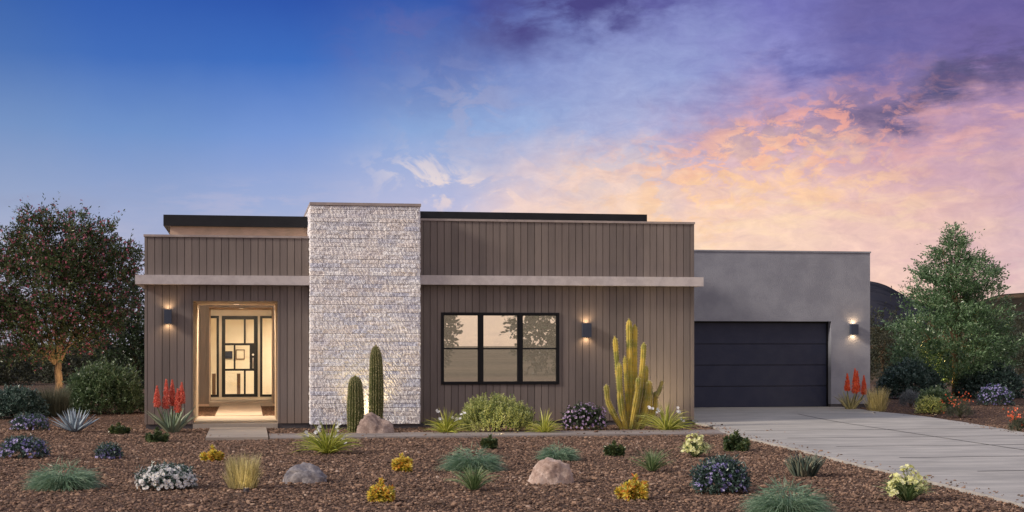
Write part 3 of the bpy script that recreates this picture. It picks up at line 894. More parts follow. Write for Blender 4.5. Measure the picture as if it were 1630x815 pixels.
def blades(mb, n, base_r, length, th0, th1, width, segs=5, mi=0, power=1.3, thick=0.0, jit=0.2, r=None, phi=None, centre=(0, 0, 0), base_w=0.7):
    phi = RNG.uniform(0, 2 * PI, n) if phi is None else np.asarray(phi)
    rad = base_r * np.sqrt(RNG.random(n))
    bp = np.stack([np.cos(phi) * rad, np.sin(phi) * rad, np.zeros(n)], -1) + np.asarray(centre)
    ph = phi + RNG.normal(0, jit, n)
    Lh = RNG.uniform(length[0], length[1], n)
    a0 = RNG.uniform(th0[0], th0[1], n); a1 = RNG.uniform(th1[0], th1[1], n)
    t = np.linspace(0, 1, segs + 1)
    ang = a0[:, None] + (a1 - a0)[:, None] * t[None] ** power
    ds = Lh[:, None] / segs
    dh = np.sin(ang[:, :-1]) * ds; dzv = np.cos(ang[:, :-1]) * ds
    hcum = np.concatenate([np.zeros((n, 1)), np.cumsum(dh, 1)], 1); zcum = np.concatenate([np.zeros((n, 1)), np.cumsum(dzv, 1)], 1)
    C = np.stack([bp[:, 0:1] + np.cos(ph)[:, None] * hcum, bp[:, 1:2] + np.sin(ph)[:, None] * hcum, bp[:, 2:3] + np.maximum(zcum, 0.005)], -1)
    side = np.stack([-np.sin(ph), np.cos(ph), np.zeros(n)], -1)
    wprof = (base_w + (1 - base_w) * np.clip(t / 0.35, 0, 1)) * (1 - t ** 2.2) + 0.03
    Wd = RNG.uniform(width[0], width[1], n)[:, None] * wprof[None]
    up = np.stack([-np.cos(ang) * np.cos(ph)[:, None], -np.cos(ang) * np.sin(ph)[:, None], np.sin(ang)], -1)
    tw = (RNG.uniform(-1.1, 1.1, n) if thick <= 0 else RNG.uniform(-0.25, 0.25, n))[:, None, None]
    sd_ = side[:, None] * np.cos(tw) + up[:, :] * np.sin(tw) if False else side[:, None] * np.cos(tw) + np.concatenate([up, up[:, -1:]], 1)[:, :segs + 1] * np.sin(tw)
    Lf = C - sd_ * Wd[..., None] / 2; Rf = C + sd_ * Wd[..., None] / 2
    rr = RNG.random(n) if r is None else np.broadcast_to(r, (n,))
    k = segs + 1
    if thick <= 0:
        V = np.stack([Lf, Rf], 2).reshape(-1, 3)
        i = (np.arange(n) * k)[:, None] + np.arange(segs)[None]
        Fq = np.stack([2 * i, 2 * i + 1, 2 * i + 3, 2 * i + 2], -1).reshape(-1, 4)
    else:
        Th = thick * wprof[None] * (1 - 0.5 * t[None])
        Lf = Lf + up * (Wd[..., None] * 0.22); Rf = Rf + up * (Wd[..., None] * 0.22)
        Bk = C - up * Th[..., None]; Cm = C
        V = np.stack([Lf, Cm, Rf, Bk], 2).reshape(-1, 3)
        i = (np.arange(n) * k)[:, None] + np.arange(segs)[None]
        b = 4 * i; c = 4 * (i + 1)
        Fq = np.concatenate([np.stack([b + q, b + (q + 1) % 4, c + (q + 1) % 4, c + q], -1) for q in range(4)], 1).reshape(-1, 4)
    mb.add(V, Fq, mi, np.repeat(rr, len(Fq) // n))

def ell_points(n, rx, ry, rz, inner=0.0, lo=-0.15):
    """points in the outer shell of a dome (unit direction with z>lo)"""
    d = rdir(n * 3); d = d[d[:, 2] > lo][:n]
    while len(d) < n:
        e = rdir(n); d = np.concatenate([d, e[e[:, 2] > lo]])[:n]
    k = RNG.uniform(inner, 1.0, n) ** (1 / 2.2)
    return d * k[:, None] * np.array([rx, ry, rz]), d

def twig_foliage(mb, P0, D, length, m, leafL, leafW, mi=0, spread=0.9, base=0.0, rbias=None):
    """m leaves along every twig"""
    n = len(P0)
    t = (np.arange(m)[None] + RNG.random((n, m))) / m
    t = base + (1 - base) * t
    Ls = np.broadcast_to(np.asarray(length, float), (n,))
    P = P0[:, None] + D[:, None] * (t * Ls[:, None])[..., None] + RNG.normal(0, leafL * 0.12, (n, m, 3))
    dd = unit(D[:, None] * 0.8 + RNG.normal(0, spread, (n, m, 3)) * 0.7)
    r = None
    if rbias is not None: r = np.clip(np.repeat(rbias, m) + RNG.normal(0, 0.18, n * m), 0, 1)
    leaves(mb, P.reshape(-1, 3), dd.reshape(-1, 3), RNG.uniform(0.7, 1.2, n * m) * leafL, RNG.uniform(0.7, 1.2, n * m) * leafW, mi, r)

def blossoms(mb, P, N, R, petals=5, mi=0, centre_mi=None, ratio=0.75, r=None):
    n = len(P); N = unit(N)
    A = unit(np.cross(N, rdir(n))); B = np.cross(N, A)
    R = np.broadcast_to(np.asarray(R, float), (n,))
    for k in range(petals):
        a = 2 * PI * k / petals
        D = A * math.cos(a) + B * math.sin(a) + N * 0.15
        leaves(mb, P, D, R, R * ratio, mi, r, N=N, fold=0.1)
    if centre_mi is not None:
        D = A
        leaves(mb, P + N * (R * 0.12)[:, None] - A * (R * 0.22)[:, None], D, R * 0.45, R * 0.45, centre_mi, r, N=N, fold=0)

LEAF = {
 'dark': mat_leaf('dark_leaf', ls((34, 46, 32), (52, 68, 44), (74, 92, 60), (96, 116, 84)), 0.4, 0.25),
 'darkteal': mat_leaf('teal_leaf', ls((40, 58, 52), (62, 86, 76), (92, 118, 106), (132, 154, 142)), 0.4, 0.2, 0.5),
 'green': mat_leaf('green_leaf', ls((56, 76, 52), (80, 104, 68), (112, 134, 92), (150, 166, 128)), 0.4, 0.3, 0.5),
 'rtree': mat_leaf('bright_tree_leaf', ls((60, 88, 58), (92, 124, 82), (128, 158, 112), (178, 198, 156)), 0.4, 0.3, 0.5),
 'olive': mat_leaf('olive_leaf', ls((48, 60, 40), (84, 98, 62), (118, 132, 86), (150, 160, 112)), 0.45, 0.3),
 'tree': mat_leaf('flowering_tree_leaf', ls((42, 58, 36), (68, 86, 50), (96, 112, 68), (130, 138, 88)), 0.45, 0.3),
 'pink': mat_leaf('pink_blossom', ls((140, 62, 84), (180, 92, 112), (204, 130, 146)), 0.6, 0.3),
 'purple': mat_leaf('violet_blossom', ls((92, 84, 146), (124, 114, 178), (158, 148, 204), (202, 194, 226)), 0.6, 0.25),
 'mauve': mat_leaf('mauve_blossom', ls((130, 100, 165), (190, 160, 200), (228, 205, 228)), 0.6, 0.25),
 'white': mat_leaf('white_petal', ls((205, 205, 208), (232, 232, 232), (242, 242, 240)), 0.6, 0.2),
 'yellowc': mat_leaf('yellow_centre', ls((200, 160, 50), (220, 185, 70)), 0.6, 0.1),
 'cream': mat_leaf('pale_yellow_petal', ls((215, 215, 130), (235, 235, 165), (240, 240, 200)), 0.6, 0.25),
 'blue': mat_leaf('blue_green_grass', ls((76, 106, 84), (108, 140, 110), (142, 170, 138), (178, 198, 166)), 0.5, 0.3),
 'tuft': mat_leaf('green_grass', ls((70, 98, 62), (100, 128, 78), (142, 162, 108), (178, 190, 142)), 0.5, 0.3),
 'gold': mat_leaf('golden_grass', ls((136, 126, 84), (174, 162, 108), (206, 194, 142), (228, 218, 174)), 0.6, 0.35),
 'lily': mat_leaf('strap_leaf', ls((116, 130, 54), (164, 172, 70), (206, 206, 96), (226, 222, 140)), 0.45, 0.35),
 'agave': mat_leaf('agave_leaf', ls((128, 146, 160), (150, 166, 178), (178, 190, 198)), 0.5, 0.05),
 'aloe': mat_leaf('aloe_leaf', ls((104, 124, 104), (132, 150, 124), (164, 172, 142)), 0.5, 0.05),
 'aloer': mat_leaf('pale_aloe_leaf', ls((150, 146, 104), (176, 168, 120), (196, 186, 140)), 0.5, 0.05),
 'coral': mat_leaf('coral_bud', ls((206, 92, 76), (232, 120, 98), (242, 158, 130)), 0.5, 0.2),
 'orange': mat_leaf('orange_red_bud', ls((214, 78, 44), (236, 104, 60), (244, 136, 84)), 0.5, 0.2),
 'croton': mat_leaf('variegated_leaf', ls((64, 92, 38), (170, 170, 62), (244, 222, 90), (250, 234, 116), (246, 228, 104), (226, 118, 74), (246, 226, 100), (250, 242, 160)), 0.4, 0.3),
 'succ': mat_leaf('succulent_leaf', ls((54, 76, 50), (76, 98, 64), (106, 124, 80), (140, 142, 90)), 0.4, 0.15),
 'succgrey': mat_leaf('grey_succulent_leaf', ls((62, 78, 72), (90, 104, 94), (124, 132, 112), (156, 150, 124)), 0.5, 0.1),
 'yshrub': mat_leaf('yellow_green_leaf', ls((104, 124, 78), (156, 166, 96), (196, 200, 128), (222, 222, 172)), 0.45, 0.3),
 'wispy': mat_leaf('dry_wispy_grass', ls((70, 76, 60), (98, 102, 82), (128, 128, 106)), 0.7, 0.3),
 'lavender': mat_leaf('grey_lavender', ls((66, 74, 80), (90, 98, 104), (118, 124, 128)), 0.7, 0.2),
 'scrub': mat_leaf('desert_scrub_leaf', ls((40, 46, 30), (60, 64, 42), (84, 86, 58)), 0.7, 0.2),
}
BARK = mat_basic('tree_bark', lin(150, 126, 98), lin(112, 92, 70), 6, 0.9, 0.01, 20, (4, 4, 1))
STEM = mat_basic('green_stem', lin(104, 112, 66), lin(86, 94, 54), 6, 0.7)
CACTUS = mat_basic('columnar_cactus_skin', lin(98, 104, 58), lin(80, 88, 48), 5, 0.6, 0.002, 40)
CACTY = mat_basic('yellowed_cactus_skin', lin(208, 182, 82), lin(140, 142, 68), 3.0, 0.6, 0.003, 30)
SPINE = mat_basic('pale_spine', lin(208, 194, 150), lin(190, 176, 130), 6, 0.6)
DARKSTEM = mat_basic('shrub_branch', lin(92, 80, 64), lin(70, 60, 48), 6, 0.9)

def place(u, v): 
    p = onG(u, v); return (p[0], p[1], p[2]), ppm(p)

def branch_fan(mb, n, r, h, rad=0.012, mi=0):
    for k in range(n):
        a = random.uniform(0, 2*PI); rr = r * random.uniform(0.3, 0.9)
        e = np.array([math.cos(a) * rr, math.sin(a) * rr, h * random.uniform(0.55, 0.9)])
        mid = e * 0.5 + np.array([0, 0, h * 0.1])
        mb.tube([(0, 0, -0.03), mid, e], [rad, rad * 0.7, rad * 0.3], 5, mi)

def bush(name, u, v, w, h, label, cat, leaf, ntw, m, leafL, leafW, group=None, twl=0.16, flowers=None, nfl=0, flR=0.03, petals=5, fcentre=None, depth=None, up=0.35, deep=0.35, wind=0.0, rdv=None, fup=0.0):
    """rounded shrub w px wide, h px high whose foot stands at pixel (u, v)"""
    loc, s = place(u, v) if rdv is None else rdv
    rx = w / s / 2; rz = h / s; ry = rx * 0.85 if depth is None else depth
    root = empty(name, loc); tag(root, label, cat, group)
    mb = M()
    P, d = ell_points(ntw, rx * 0.88, ry * 0.88, rz * 0.86, deep, -0.02)
    lump = 0.78 + 0.42 * fbm(d[:, 0] * 2.6 + u, d[:, 1] * 2.6 + v, d[:, 2] * 2.6, 3, int(u))
    k_ = np.linalg.norm(P / np.array([rx * 0.88, ry * 0.88, rz * 0.86]), axis=1)
    P[:, 2] = rz * 0.86 * k_ * np.abs(d[:, 2]) ** 0.72; P *= lump[:, None]; P[:, 2] += 0.02
    D = unit(d + np.array([0, 0, up]) + RNG.normal(0, 0.35, d.shape))
    tw = np.minimum(twl, rz * 0.35) * RNG.uniform(0.5, 1.2, ntw)
    twig_foliage(mb, P, D, tw, m, leafL, leafW, 0, rbias=0.12 + 0.5 * RNG.random(ntw) + 0.3 * (lump - 0.8))
    mb.build('foliage', LEAF[leaf], root)
    mb = M(); branch_fan(mb, 9, rx * 0.7, rz * 0.8, 0.012); mb.build('branches', DARKSTEM, root)
    if flowers:
        mb = M(); P, d = ell_points(nfl, rx * 0.97, ry * 0.97, rz * 0.97, 0.82, 0.02)
        lump = 0.84 + 0.42 * fbm(d[:, 0] * 2.6 + u, d[:, 1] * 2.6 + v, d[:, 2] * 2.6, 3, int(u))
        P[:, 2] = rz * 0.97 * np.abs(d[:, 2]) ** 0.72; P *= lump[:, None] * RNG.uniform(0.9, 1.03, len(P))[:, None]; P[:, 2] += fup
        blossoms(mb, P, d + RNG.normal(0, 0.35, d.shape) + np.array([0, -0.15, 0.2]), RNG.uniform(0.75, 1.2, nfl) * flR, petals, 0, 1 if fcentre else None)
        mats = [LEAF[flowers]] + ([LEAF[fcentre]] if fcentre else [])
        mb.build('blossoms', mats, root)
    return root

def grass(name, u, v, w, h, label, cat, leaf, n, kind, group=None, wd=(0.006, 0.012)):
    loc, s = place(u, v); R = w / s / 2; H = h / s
    root = empty(name, loc); tag(root, label, cat, group)
    mb = M()
    if kind == 'mound':
        blades(mb, n, R * 0.35, (R * 0.75, R * 1.12 + H * 0.2), (0.35, 1.3), (1.8, 2.8), wd, 7, power=1.1, jit=0.5)
        P, d = ell_points(n // 2, R * 0.78, R * 0.68, H * 0.86, 0.5, 0.0)
        P[:, 2] = np.abs(P[:, 2])
        leaves(mb, P, unit(d * np.array([1, 1, 0.2]) + np.array([0, 0, -0.25]) + RNG.normal(0, .3, d.shape)), R * 0.42, wd[1])
    elif kind == 'upright':
        blades(mb, n, R * 0.5, (H * 0.6, H * 1.1), (0.0, 0.25), (0.15, 0.85), wd, 4, power=1.2, jit=0.4)
        blades(mb, n // 3, R * 0.6, (H * 0.4, H * 0.7), (0.1, 0.5), (0.5, 1.3), wd, 4, jit=0.4)
    elif kind == 'tuft':
        Lq = math.hypot(R, H)
        blades(mb, int(n * .55), R * 0.2, (Lq * 0.8, Lq * 1.1), (0.15, 1.0), (1.2, 2.3), wd, 7, power=1.2, jit=0.4)
        blades(mb, int(n * .45), R * 0.16, (H * 0.75, H * 1.1), (0.0, 0.35), (0.3, 1.3), wd, 6, power=1.3, jit=0.4)
    mb.build('blades', LEAF[leaf], root)
    return root

def lily(u, v, w, h, label, nfl, group, n=120):
    loc, s = place(u, v); R = w / s / 2; H = h / s
    root = empty('strap_leaf_lily', loc); tag(root, label, 'plant', group)
    mb = M()
    blades(mb, int(n * 0.22), R * 0.10, (H * 0.75, H * 1.12), (0.0, 0.3), (0.2, 0.9), (0.018, 0.03), 6, power=1.4)
    blades(mb, n, R * 0.16, (R * 1.05, R * 1.5), (0.25, 1.25), (1.4, 2.3), (0.016, 0.028), 8, power=1.25, jit=0.5)
    mb.build('leaves', LEAF['lily'], root)
    for k in range(nfl):
        a = random.uniform(0, 2*PI); rr = R * random.uniform(0.35, 0.85)
        sgn = -1 if k % 2 else 1
        x = sgn * rr * random.uniform(0.75, 1.0); y = rr * random.uniform(-0.5, 0.1); z = H * random.uniform(0.45, 0.9)
        mb = M()
        mb.tube([(0, 0, 0), (x * 0.5, y * 0.5, z * 0.7), (x, y, z)], [0.006, 0.005, 0.004], 5, 1)
        q = 3
        P = np.array([[x, y, z]]) + RNG.normal(0, 0.035, (q, 3)); Nn = RNG.normal(0, 0.5, (q, 3)) + np.array([0, -1, 0.3])
        blossoms(mb, P, Nn, np.full(q, 0.042), 5, 0)
        mb.build('flower', [LEAF['white'], STEM], root)
    return root

def aloe(name, u, v, w, h, spikes, label, leaf, bud, stalk_px, group, nl=24):
    """spikes: list of (u_top, v_top, v_bottom_of_red, half width px)"""
    loc, s = place(u, v); R = w / s / 2; H = h / s
    root = empty(name, loc); tag(root, label, 'aloe plant', group)
    ph = np.linspace(0, 2 * PI, nl, endpoint=False) + 0.2
    for i, p in enumerate(ph):
        mb = M()
        inner = i % 3 == 0
        L = R * (1.05 if not inner else 0.85)
        blades(mb, 1, 0.02, (L, L * 1.25), ((0.15, 0.4) if inner else (0.55, 0.95)), ((0.3, 0.6) if inner else (0.5, 1.15)), (0.075, 0.10), 8, 0, 1.0, 0.035, 0.12, phi=[p], centre=(math.cos(p) * 0.07, math.sin(p) * 0.07, 0), base_w=1.0)
        mb.build('leaf', LEAF[leaf], root, smooth_=True)
    for (ut, vt, vb, hw) in spikes:
        x = (ut - u) / s; zt = (v - vt) / s; zb = (v - vb) / s; y = random.uniform(-0.1, 0.1); hr = hw * 1.18 / s
        mb = M(); mb.tube([(x * 0.25, y * 0.3, 0), (x * 0.8, y, zb * 0.7), (x, y, zb), (x, y, zt)], [0.016, 0.014, 0.012, 0.004], 6, 1)
        nb = 520; t = np.sort(RNG.random(nb)); a = RNG.uniform(0, 2*PI, nb)
        prof = hr * np.where(t < 0.12, 0.55 + t / 0.12 * 0.45, 1 - 0.86 * ((t - 0.12) / 0.88) ** 1.6)
        axis = np.array([x, y, zb]) + t[:, None] * np.array([0, 0, zt - zb])
        rd = np.stack([np.cos(a), np.sin(a), np.zeros(nb)], -1)
        P = axis + rd * (prof * 0.45)[:, None]; D = rd + np.array([0, 0, -0.55])
        leaves(mb, P, D, np.maximum(prof * 0.9, 0.02), 0.018, 0)
        mb.tube([(x, y, zb), (x, y, zb + (zt - zb) * 0.4), (x, y, zt)], [hr * 0.5, hr * 0.5, hr * 0.12], 8, 0, 0.3)
        mb.build('flower_spike', [LEAF[bud], STEM], root)
    return root

def rosette(name, u, v, w, h, label, leaf, group, cat='succulent', n_heads=9, leafL=0.09, leafW=0.045, nl=26, stems=True, spiky=0.0):
    loc, s = place(u, v); R = w / s / 2; H = h / s
    root = empty(name, loc); tag(root, label, cat, group)
    mb = M()
    for k in range(n_heads):
        if k == 0: x = y = 0; z = H * 0.82
        else:
            a = 2 * PI * k / (n_heads - 1) + random.uniform(-.3, .3); rr = R * random.uniform(0.4, 0.92)
            x = math.cos(a) * rr; y = math.sin(a) * rr; z = H * (0.85 - 0.6 * (rr / R)) * random.uniform(0.8, 1.1)
        tilt = np.array([x / R * 0.8, y / R * 0.8, 1.0]); tilt /= np.linalg.norm(tilt)
        base = np.array([x * 0.6, y * 0.6, 0.0]); top = np.array([x, y, z])
        mb.tube([base, (base + top) / 2, top], [0.012, 0.011, 0.008], 5, 1)
        # whorled leaves along the stem
        t = np.linspace(0.1, 1.0, nl); a = np.arange(nl) * 2.4 + k
        ax = base + t[:, None] * (top - base)
        A = np.cross(tilt, [1, 0, 0]); A /= np.linalg.norm(A); B = np.cross(tilt, A)
        rd = np.cos(a)[:, None] * A + np.sin(a)[:, None] * B
        D = rd + tilt * (0.15 + 1.1 * t ** 3)[:, None] + RNG.normal(0, 0.1, (nl, 3))
        Ll = leafL * 1.2 * (1.15 - 0.5 * t) 
        for dup_ in range(4):
            leaves(mb, ax + RNG.normal(0, 0.008, ax.shape), D + RNG.normal(0, 0.25, D.shape), Ll, leafW * 1.1 * (1.1 - 0.4 * t), 0, N=tilt[None] + RNG.normal(0, 0.2, (nl, 3)), fold=0.3)
    mb.build('leaves', [LEAF[leaf], STEM], root)
    return root

# ------------------------------------------------------------------ cacti
def ribbed(mb, path, rad, ribs=13, amp=0.16, mi=0, seg_per=4, spines=None):
    """ribbed column along a path; spines = material index"""
    path = np.asarray(path, float); k = len(path)
    T = unit(np.gradient(path, axis=0)); ref = np.array([0, 1.0, 0])
    N = unit(np.cross(T, ref)); B = np.cross(T, N)
    seg = ribs * seg_per; a = np.arange(seg) * 2 * PI / seg
    prof = 1 + amp * np.cos(a * ribs) - amp
    R = np.asarray(rad)[:, None] * prof[None]
    V = path[:, None] + R[..., None] * (np.cos(a)[None, :, None] * N[:, None] + np.sin(a)[None, :, None] * B[:, None])
    i = np.arange(k - 1)[:, None]; j = np.arange(seg)[None]; j2 = (j + 1) % seg
    Fq = np.stack([i * seg + j, (i + 1) * seg + j, (i + 1) * seg + j2, i * seg + j2], -1).reshape(-1, 4)
    mb.add(V.reshape(-1, 3), Fq[:, ::-1], mi, 0.5)
    if spines is not None:
        ra = np.arange(ribs) * 2 * PI / ribs
        rd = np.cos(ra)[None, :, None] * N[:, None] + np.sin(ra)[None, :, None] * B[:, None]
        P = path[:, None] + np.asarray(rad)[:, None, None] * rd
        P = P[::1].reshape(-1, 3); D = rd.reshape(-1, 3)
        for q in range(3):
            leaves(mb, P, D + RNG.normal(0, 0.55, D.shape), 0.03, 0.008, spines)

def column_cactus(u, v, w, h, label):
    loc, s = place(u, v); R = w / s / 2; H = h / s
    root = empty('column_cactus', loc); tag(root, label, 'cactus', 'ribbed column cacti in front of the stone column')
    t = np.linspace(0, 1, int(H / 0.035)); z = t * H
    dist = (H - z) / H
    cap = np.sqrt(np.clip(1 - (1 - np.clip((1 - t) / 0.22, 0, 1)) ** 2, 0, 1))
    rad = R * (0.86 + 0.14 * np.sin(np.clip(t * 1.25, 0, 1) * PI)) * np.maximum(cap, 0.05)
    path = np.stack([0.012 * np.sin(t * 3), np.zeros_like(t), z], -1)
    mb = M(); ribbed(mb, path, rad, 17, 0.13, 0, 5); mb.build('stem', CACTUS, root, smooth_=True)
    mb = M()
    ra = np.arange(17) * 2 * PI / 17
    P = np.stack([rad[:, None] * np.cos(ra + PI)[None], rad[:, None] * np.sin(ra)[None], np.broadcast_to(z[:, None], (len(z), 17))], -1)
    # areoles sit on the rib crests
    D = np.stack([np.broadcast_to(np.cos(ra + PI)[None], (len(z), 17)), np.broadcast_to(np.sin(ra)[None], (len(z), 17)), np.full((len(z), 17), 0.1)], -1)
    P = P + np.array([0.0, 0, 0]); P[..., 0] += path[:, 0][:, None]
    for q in range(4):
        leaves(mb, P.reshape(-1, 3) - D.reshape(-1, 3) * 0.004, D.reshape(-1, 3) * 0.6 + RNG.normal(0, 0.7, (P.size // 3, 3)), 0.028, 0.011)
    mb.build('spines', SPINE, root)
column_cactus(565, 688, 27, 90, 'shorter ribbed green column cactus left of its taller neighbour')
column_cactus(598, 684, 23.5, 134, 'taller ribbed green column cactus rising behind the boulder at the stone column')

def organ_cactus():
    u0, v0 = 1003, 683
    loc, s = place(u0, v0)
    root = empty('organ_pipe_cactus', loc); tag(root, 'tall many armed yellow green cactus before the brown siding near the garage', 'cactus')
    arms = [  # (points in px, radius px, y offset m)
        ([(990, 683), (978, 663), (966, 638), (964, 612)], 3.9, 0.0),
        ([(996, 683), (988, 655), (984, 620), (983, 577)], 4.3, -0.15),
        ([(998, 683), (990, 640), (984, 590), (980, 535)], 4.0, 0.12),
        ([(998, 682), (1000, 650), (997, 610), (995, 567)], 2.9, 0.05),
        ([(1001, 683), (1003, 630), (1005, 570), (1005, 507)], 5.0, 0.22),
        ([(1009, 683), (1012, 630), (1014, 570), (1016, 516)], 4.6, 0.3),
        ([(1003, 683), (1008, 650), (1011, 625), (1011, 600)], 3.6, -0.3),
        ([(1008, 683), (1016, 640), (1023, 590), (1026, 545)], 4.3, 0.02),
        ([(1016, 683), (1026, 650), (1031, 620), (1033, 582)], 3.6, 0.18),
        ([(1013, 683), (1026, 657), (1030, 630), (1031, 606)], 4.2, -0.2),
        ([(1021, 683), (1034, 662), (1037, 635), (1037, 612)], 3.4, 0.05),
        ([(1033, 672), (1044, 655), (1046, 640), (1047, 624)], 3.6, 0.12),
        ([(1047, 632), (1051, 624), (1055, 616), (1058, 607)], 2.2, 0.12),
    ]
    for pts, rp, yo in arms:
        P = np.array([((u - u0) / s, yo * (0.2 + 0.8 * i / 3), (v0 - v) / s) for i, (u, v) in enumerate(pts)])
        # smooth curve
        t = np.linspace(0, 1, 34); tk = np.linspace(0, 1, len(P))
        C = np.stack([np.interp(t, tk, P[:, k]) for k in range(3)], -1)
        for _ in range(6): C[1:-1] = (C[:-2] + 2 * C[1:-1] + C[2:]) / 4
        R = rp / s * 1.2
        cap = np.sqrt(np.clip(1 - (1 - np.clip((1 - t) / 0.09, 0, 1)) ** 2, 0, 1))
        ring = 1 - 0.16 * np.exp(-((t - random.uniform(0.55, 0.75)) / 0.018) ** 2) - 0.10 * np.exp(-((t - random.uniform(0.25, 0.4)) / 0.018) ** 2)
        rad = R * (0.92 + 0.10 * np.sin(t * 9 + u0)) * np.maximum(cap, 0.08) * ring
        mb = M(); ribbed(mb, C, rad, 8, 0.20, 0, 5, spines=1)
        mb.build('arm', [CACTY, SPINE], root, smooth_=True)
organ_cactus()

# ------------------------------------------------------------------ boulders
def mat_boulder(name, a, b_, c):
    m, nt = nt_new(name); h = NT(nt)
    out = h.n('ShaderNodeOutputMaterial'); b = h.n('ShaderNodeBsdfPrincipled'); co = h.objco()
    n1 = h.noise(co, 2.6, 6, 0.65, 0.6).outputs['Fac']; n2 = h.noise(co, 30, 5, 0.75).outputs['Fac']
    col = h.ramp(n1, [(0.33, a), (0.5, b_), (0.66, c)])
    col = h.mix(1.0, col, h.ramp(n2, [(0.3, gray(0.72)), (0.7, gray(1.15))]), 'MULTIPLY')
    h.setin(b.inputs['Base Color'], col); b.inputs['Roughness'].default_value = 0.92; b.inputs['Specular IOR Level'].default_value = 0.15
    bp = h.n('ShaderNodeBump', i_Strength=0.9, i_Distance=0.02, i_Height=n2); h.setin(b.inputs['Normal'], bp.outputs[0])
    h.setin(out.inputs[0], b.outputs[0]); return m
def boulder(u, v, w, h, label, mat, prof, seed):
    """prof: list of (x fraction -1..1, height fraction) outline of the boulder seen from the front"""
    loc, s = place(u, v); R = w / s / 2; H = h / s
    bm = bmesh.new(); bmesh.ops.create_icosphere(bm, subdivisions=5, radius=1.0)
    xs = [p[0] for p in prof]; hs = [p[1] for p in prof]
    for vv in bm.verts:
        c = vv.co.copy()
        # facetted rock: snap along a few planes
        n = mnoise.fractal(c * 1.3 + Vector((seed, seed * 2, 0)), 1.0, 2.0, 4) * 0.16
        n += mnoise.fractal(c * 5 + Vector((seed, 0, 0)), 1.0, 2.0, 4) * 0.045
        cell = mnoise.cell(c * 2.2 + Vector((0, seed, 0))) * 0.0
        vor = mnoise.voronoi(c * 1.7 + Vector((seed, 3, 1)))[0]
        n += (vor[1] - vor[0]) * 0.16 - 0.05
        hf = np.interp(c.x, xs, hs)
        zc = c.z
        c.z = math.copysign(abs(c.z) ** 0.68, c.z)
        q = c * (1 + n)
        vv.co = Vector((q.x * R, q.y * R * 0.62, (q.z * hf * H) if zc > 0 else q.z * 0.12))
    me = bpy.data.meshes.new('boulder'); bm.to_mesh(me); bm.free(); me.materials.append(mat)
    for p in me.polygons: p.use_smooth = True
    o = bpy.data.objects.new('boulder', me); COL.objects.link(o); o.location = (loc[0], loc[1] + R * 0.35, loc[2]); tag(o, label, 'boulder', 'boulders in the gravel garden')
    return o
boulder(487, 768, 74, 27, 'grey streaked boulder between the golden grass and the variegated shrubs', mat_boulder('grey_boulder', lin(104, 104, 116), lin(158, 152, 152), lin(192, 184, 180)),
        [(-1, .9), (-.6, 1.05), (-.1, 1.05), (.35, .95), (.75, .7), (1, .55)], 3.1)
boulder(879, 769, 72, 36, 'pale pinkish boulder in the open gravel below the window', mat_boulder('pink_boulder', lin(150, 124, 112), lin(200, 176, 162), lin(222, 206, 194)),
        [(-1, .5), (-.7, .85), (-.2, 1.0), (.3, 1.12), (.75, 1.1), (1, .9)], 8.7)
boulder(600, 691.5, 60, 30, 'brown grey boulder at the foot of the taller column cactus', mat_boulder('brown_boulder', lin(120, 102, 96), lin(168, 148, 138), lin(196, 178, 168)),
        [(-1, 1.1), (-.7, 1.2), (-.4, 1.15), (0, .95), (.5, .78), (1, .7)], 5.4)

# ------------------------------------------------------------------ plants of the garden
# violet flowering mounds
vg = 'violet flowering mounds in the gravel'
bush('flowering_bush', 48, 685, 60, 25, 'violet flowered mound nearest the teal hedge, left of the blue agave', 'flowering bush', 'darkteal', 420, 7, 0.05, 0.022, vg, 0.10, 'purple', 170, 0.030)
bush('flowering_bush', 38, 728, 76, 32, 'violet flowered mound at the left picture edge, above the drooping blue grass', 'flowering bush', 'darkteal', 480, 7, 0.05, 0.022, vg, 0.10, 'purple', 200, 0.030)
bush('flowering_bush', 173, 730, 40, 20, 'smallest violet flowered mound, below the dark rosette and above the white daisies', 'flowering bush', 'darkteal', 300, 7, 0.045, 0.02, vg, 0.08, 'purple', 150, 0.03)
bush('flowering_bush', 1147, 783, 90, 50, 'largest violet flowered mound, between the front grasses and the driveway edge', 'flowering bush', 'darkteal', 700, 8, 0.055, 0.024, vg, 0.12, 'purple', 170, 0.034)
bush('flowering_bush', 1585, 645, 62, 32, 'deep violet flowered mound beyond the driveway under the right tree', 'flowering bush', 'darkteal', 500, 8, 0.06, 0.026, vg, 0.12, 'purple', 240, 0.036)
bush('flowering_bush', 930, 684, 76, 42, 'mauve and white flowered mound against the siding left of the tall cactus', 'flowering bush', 'dark', 620, 8, 0.055, 0.024, None, 0.12, 'mauve', 230, 0.036)
bush('daisy_bush', 265, 777, 98, 36, 'low mound of white daisies in the front gravel', 'flowering bush', 'darkteal', 520, 7, 0.05, 0.016, None, 0.09, 'white', 620, 0.027, petals=8, fcentre='yellowc')
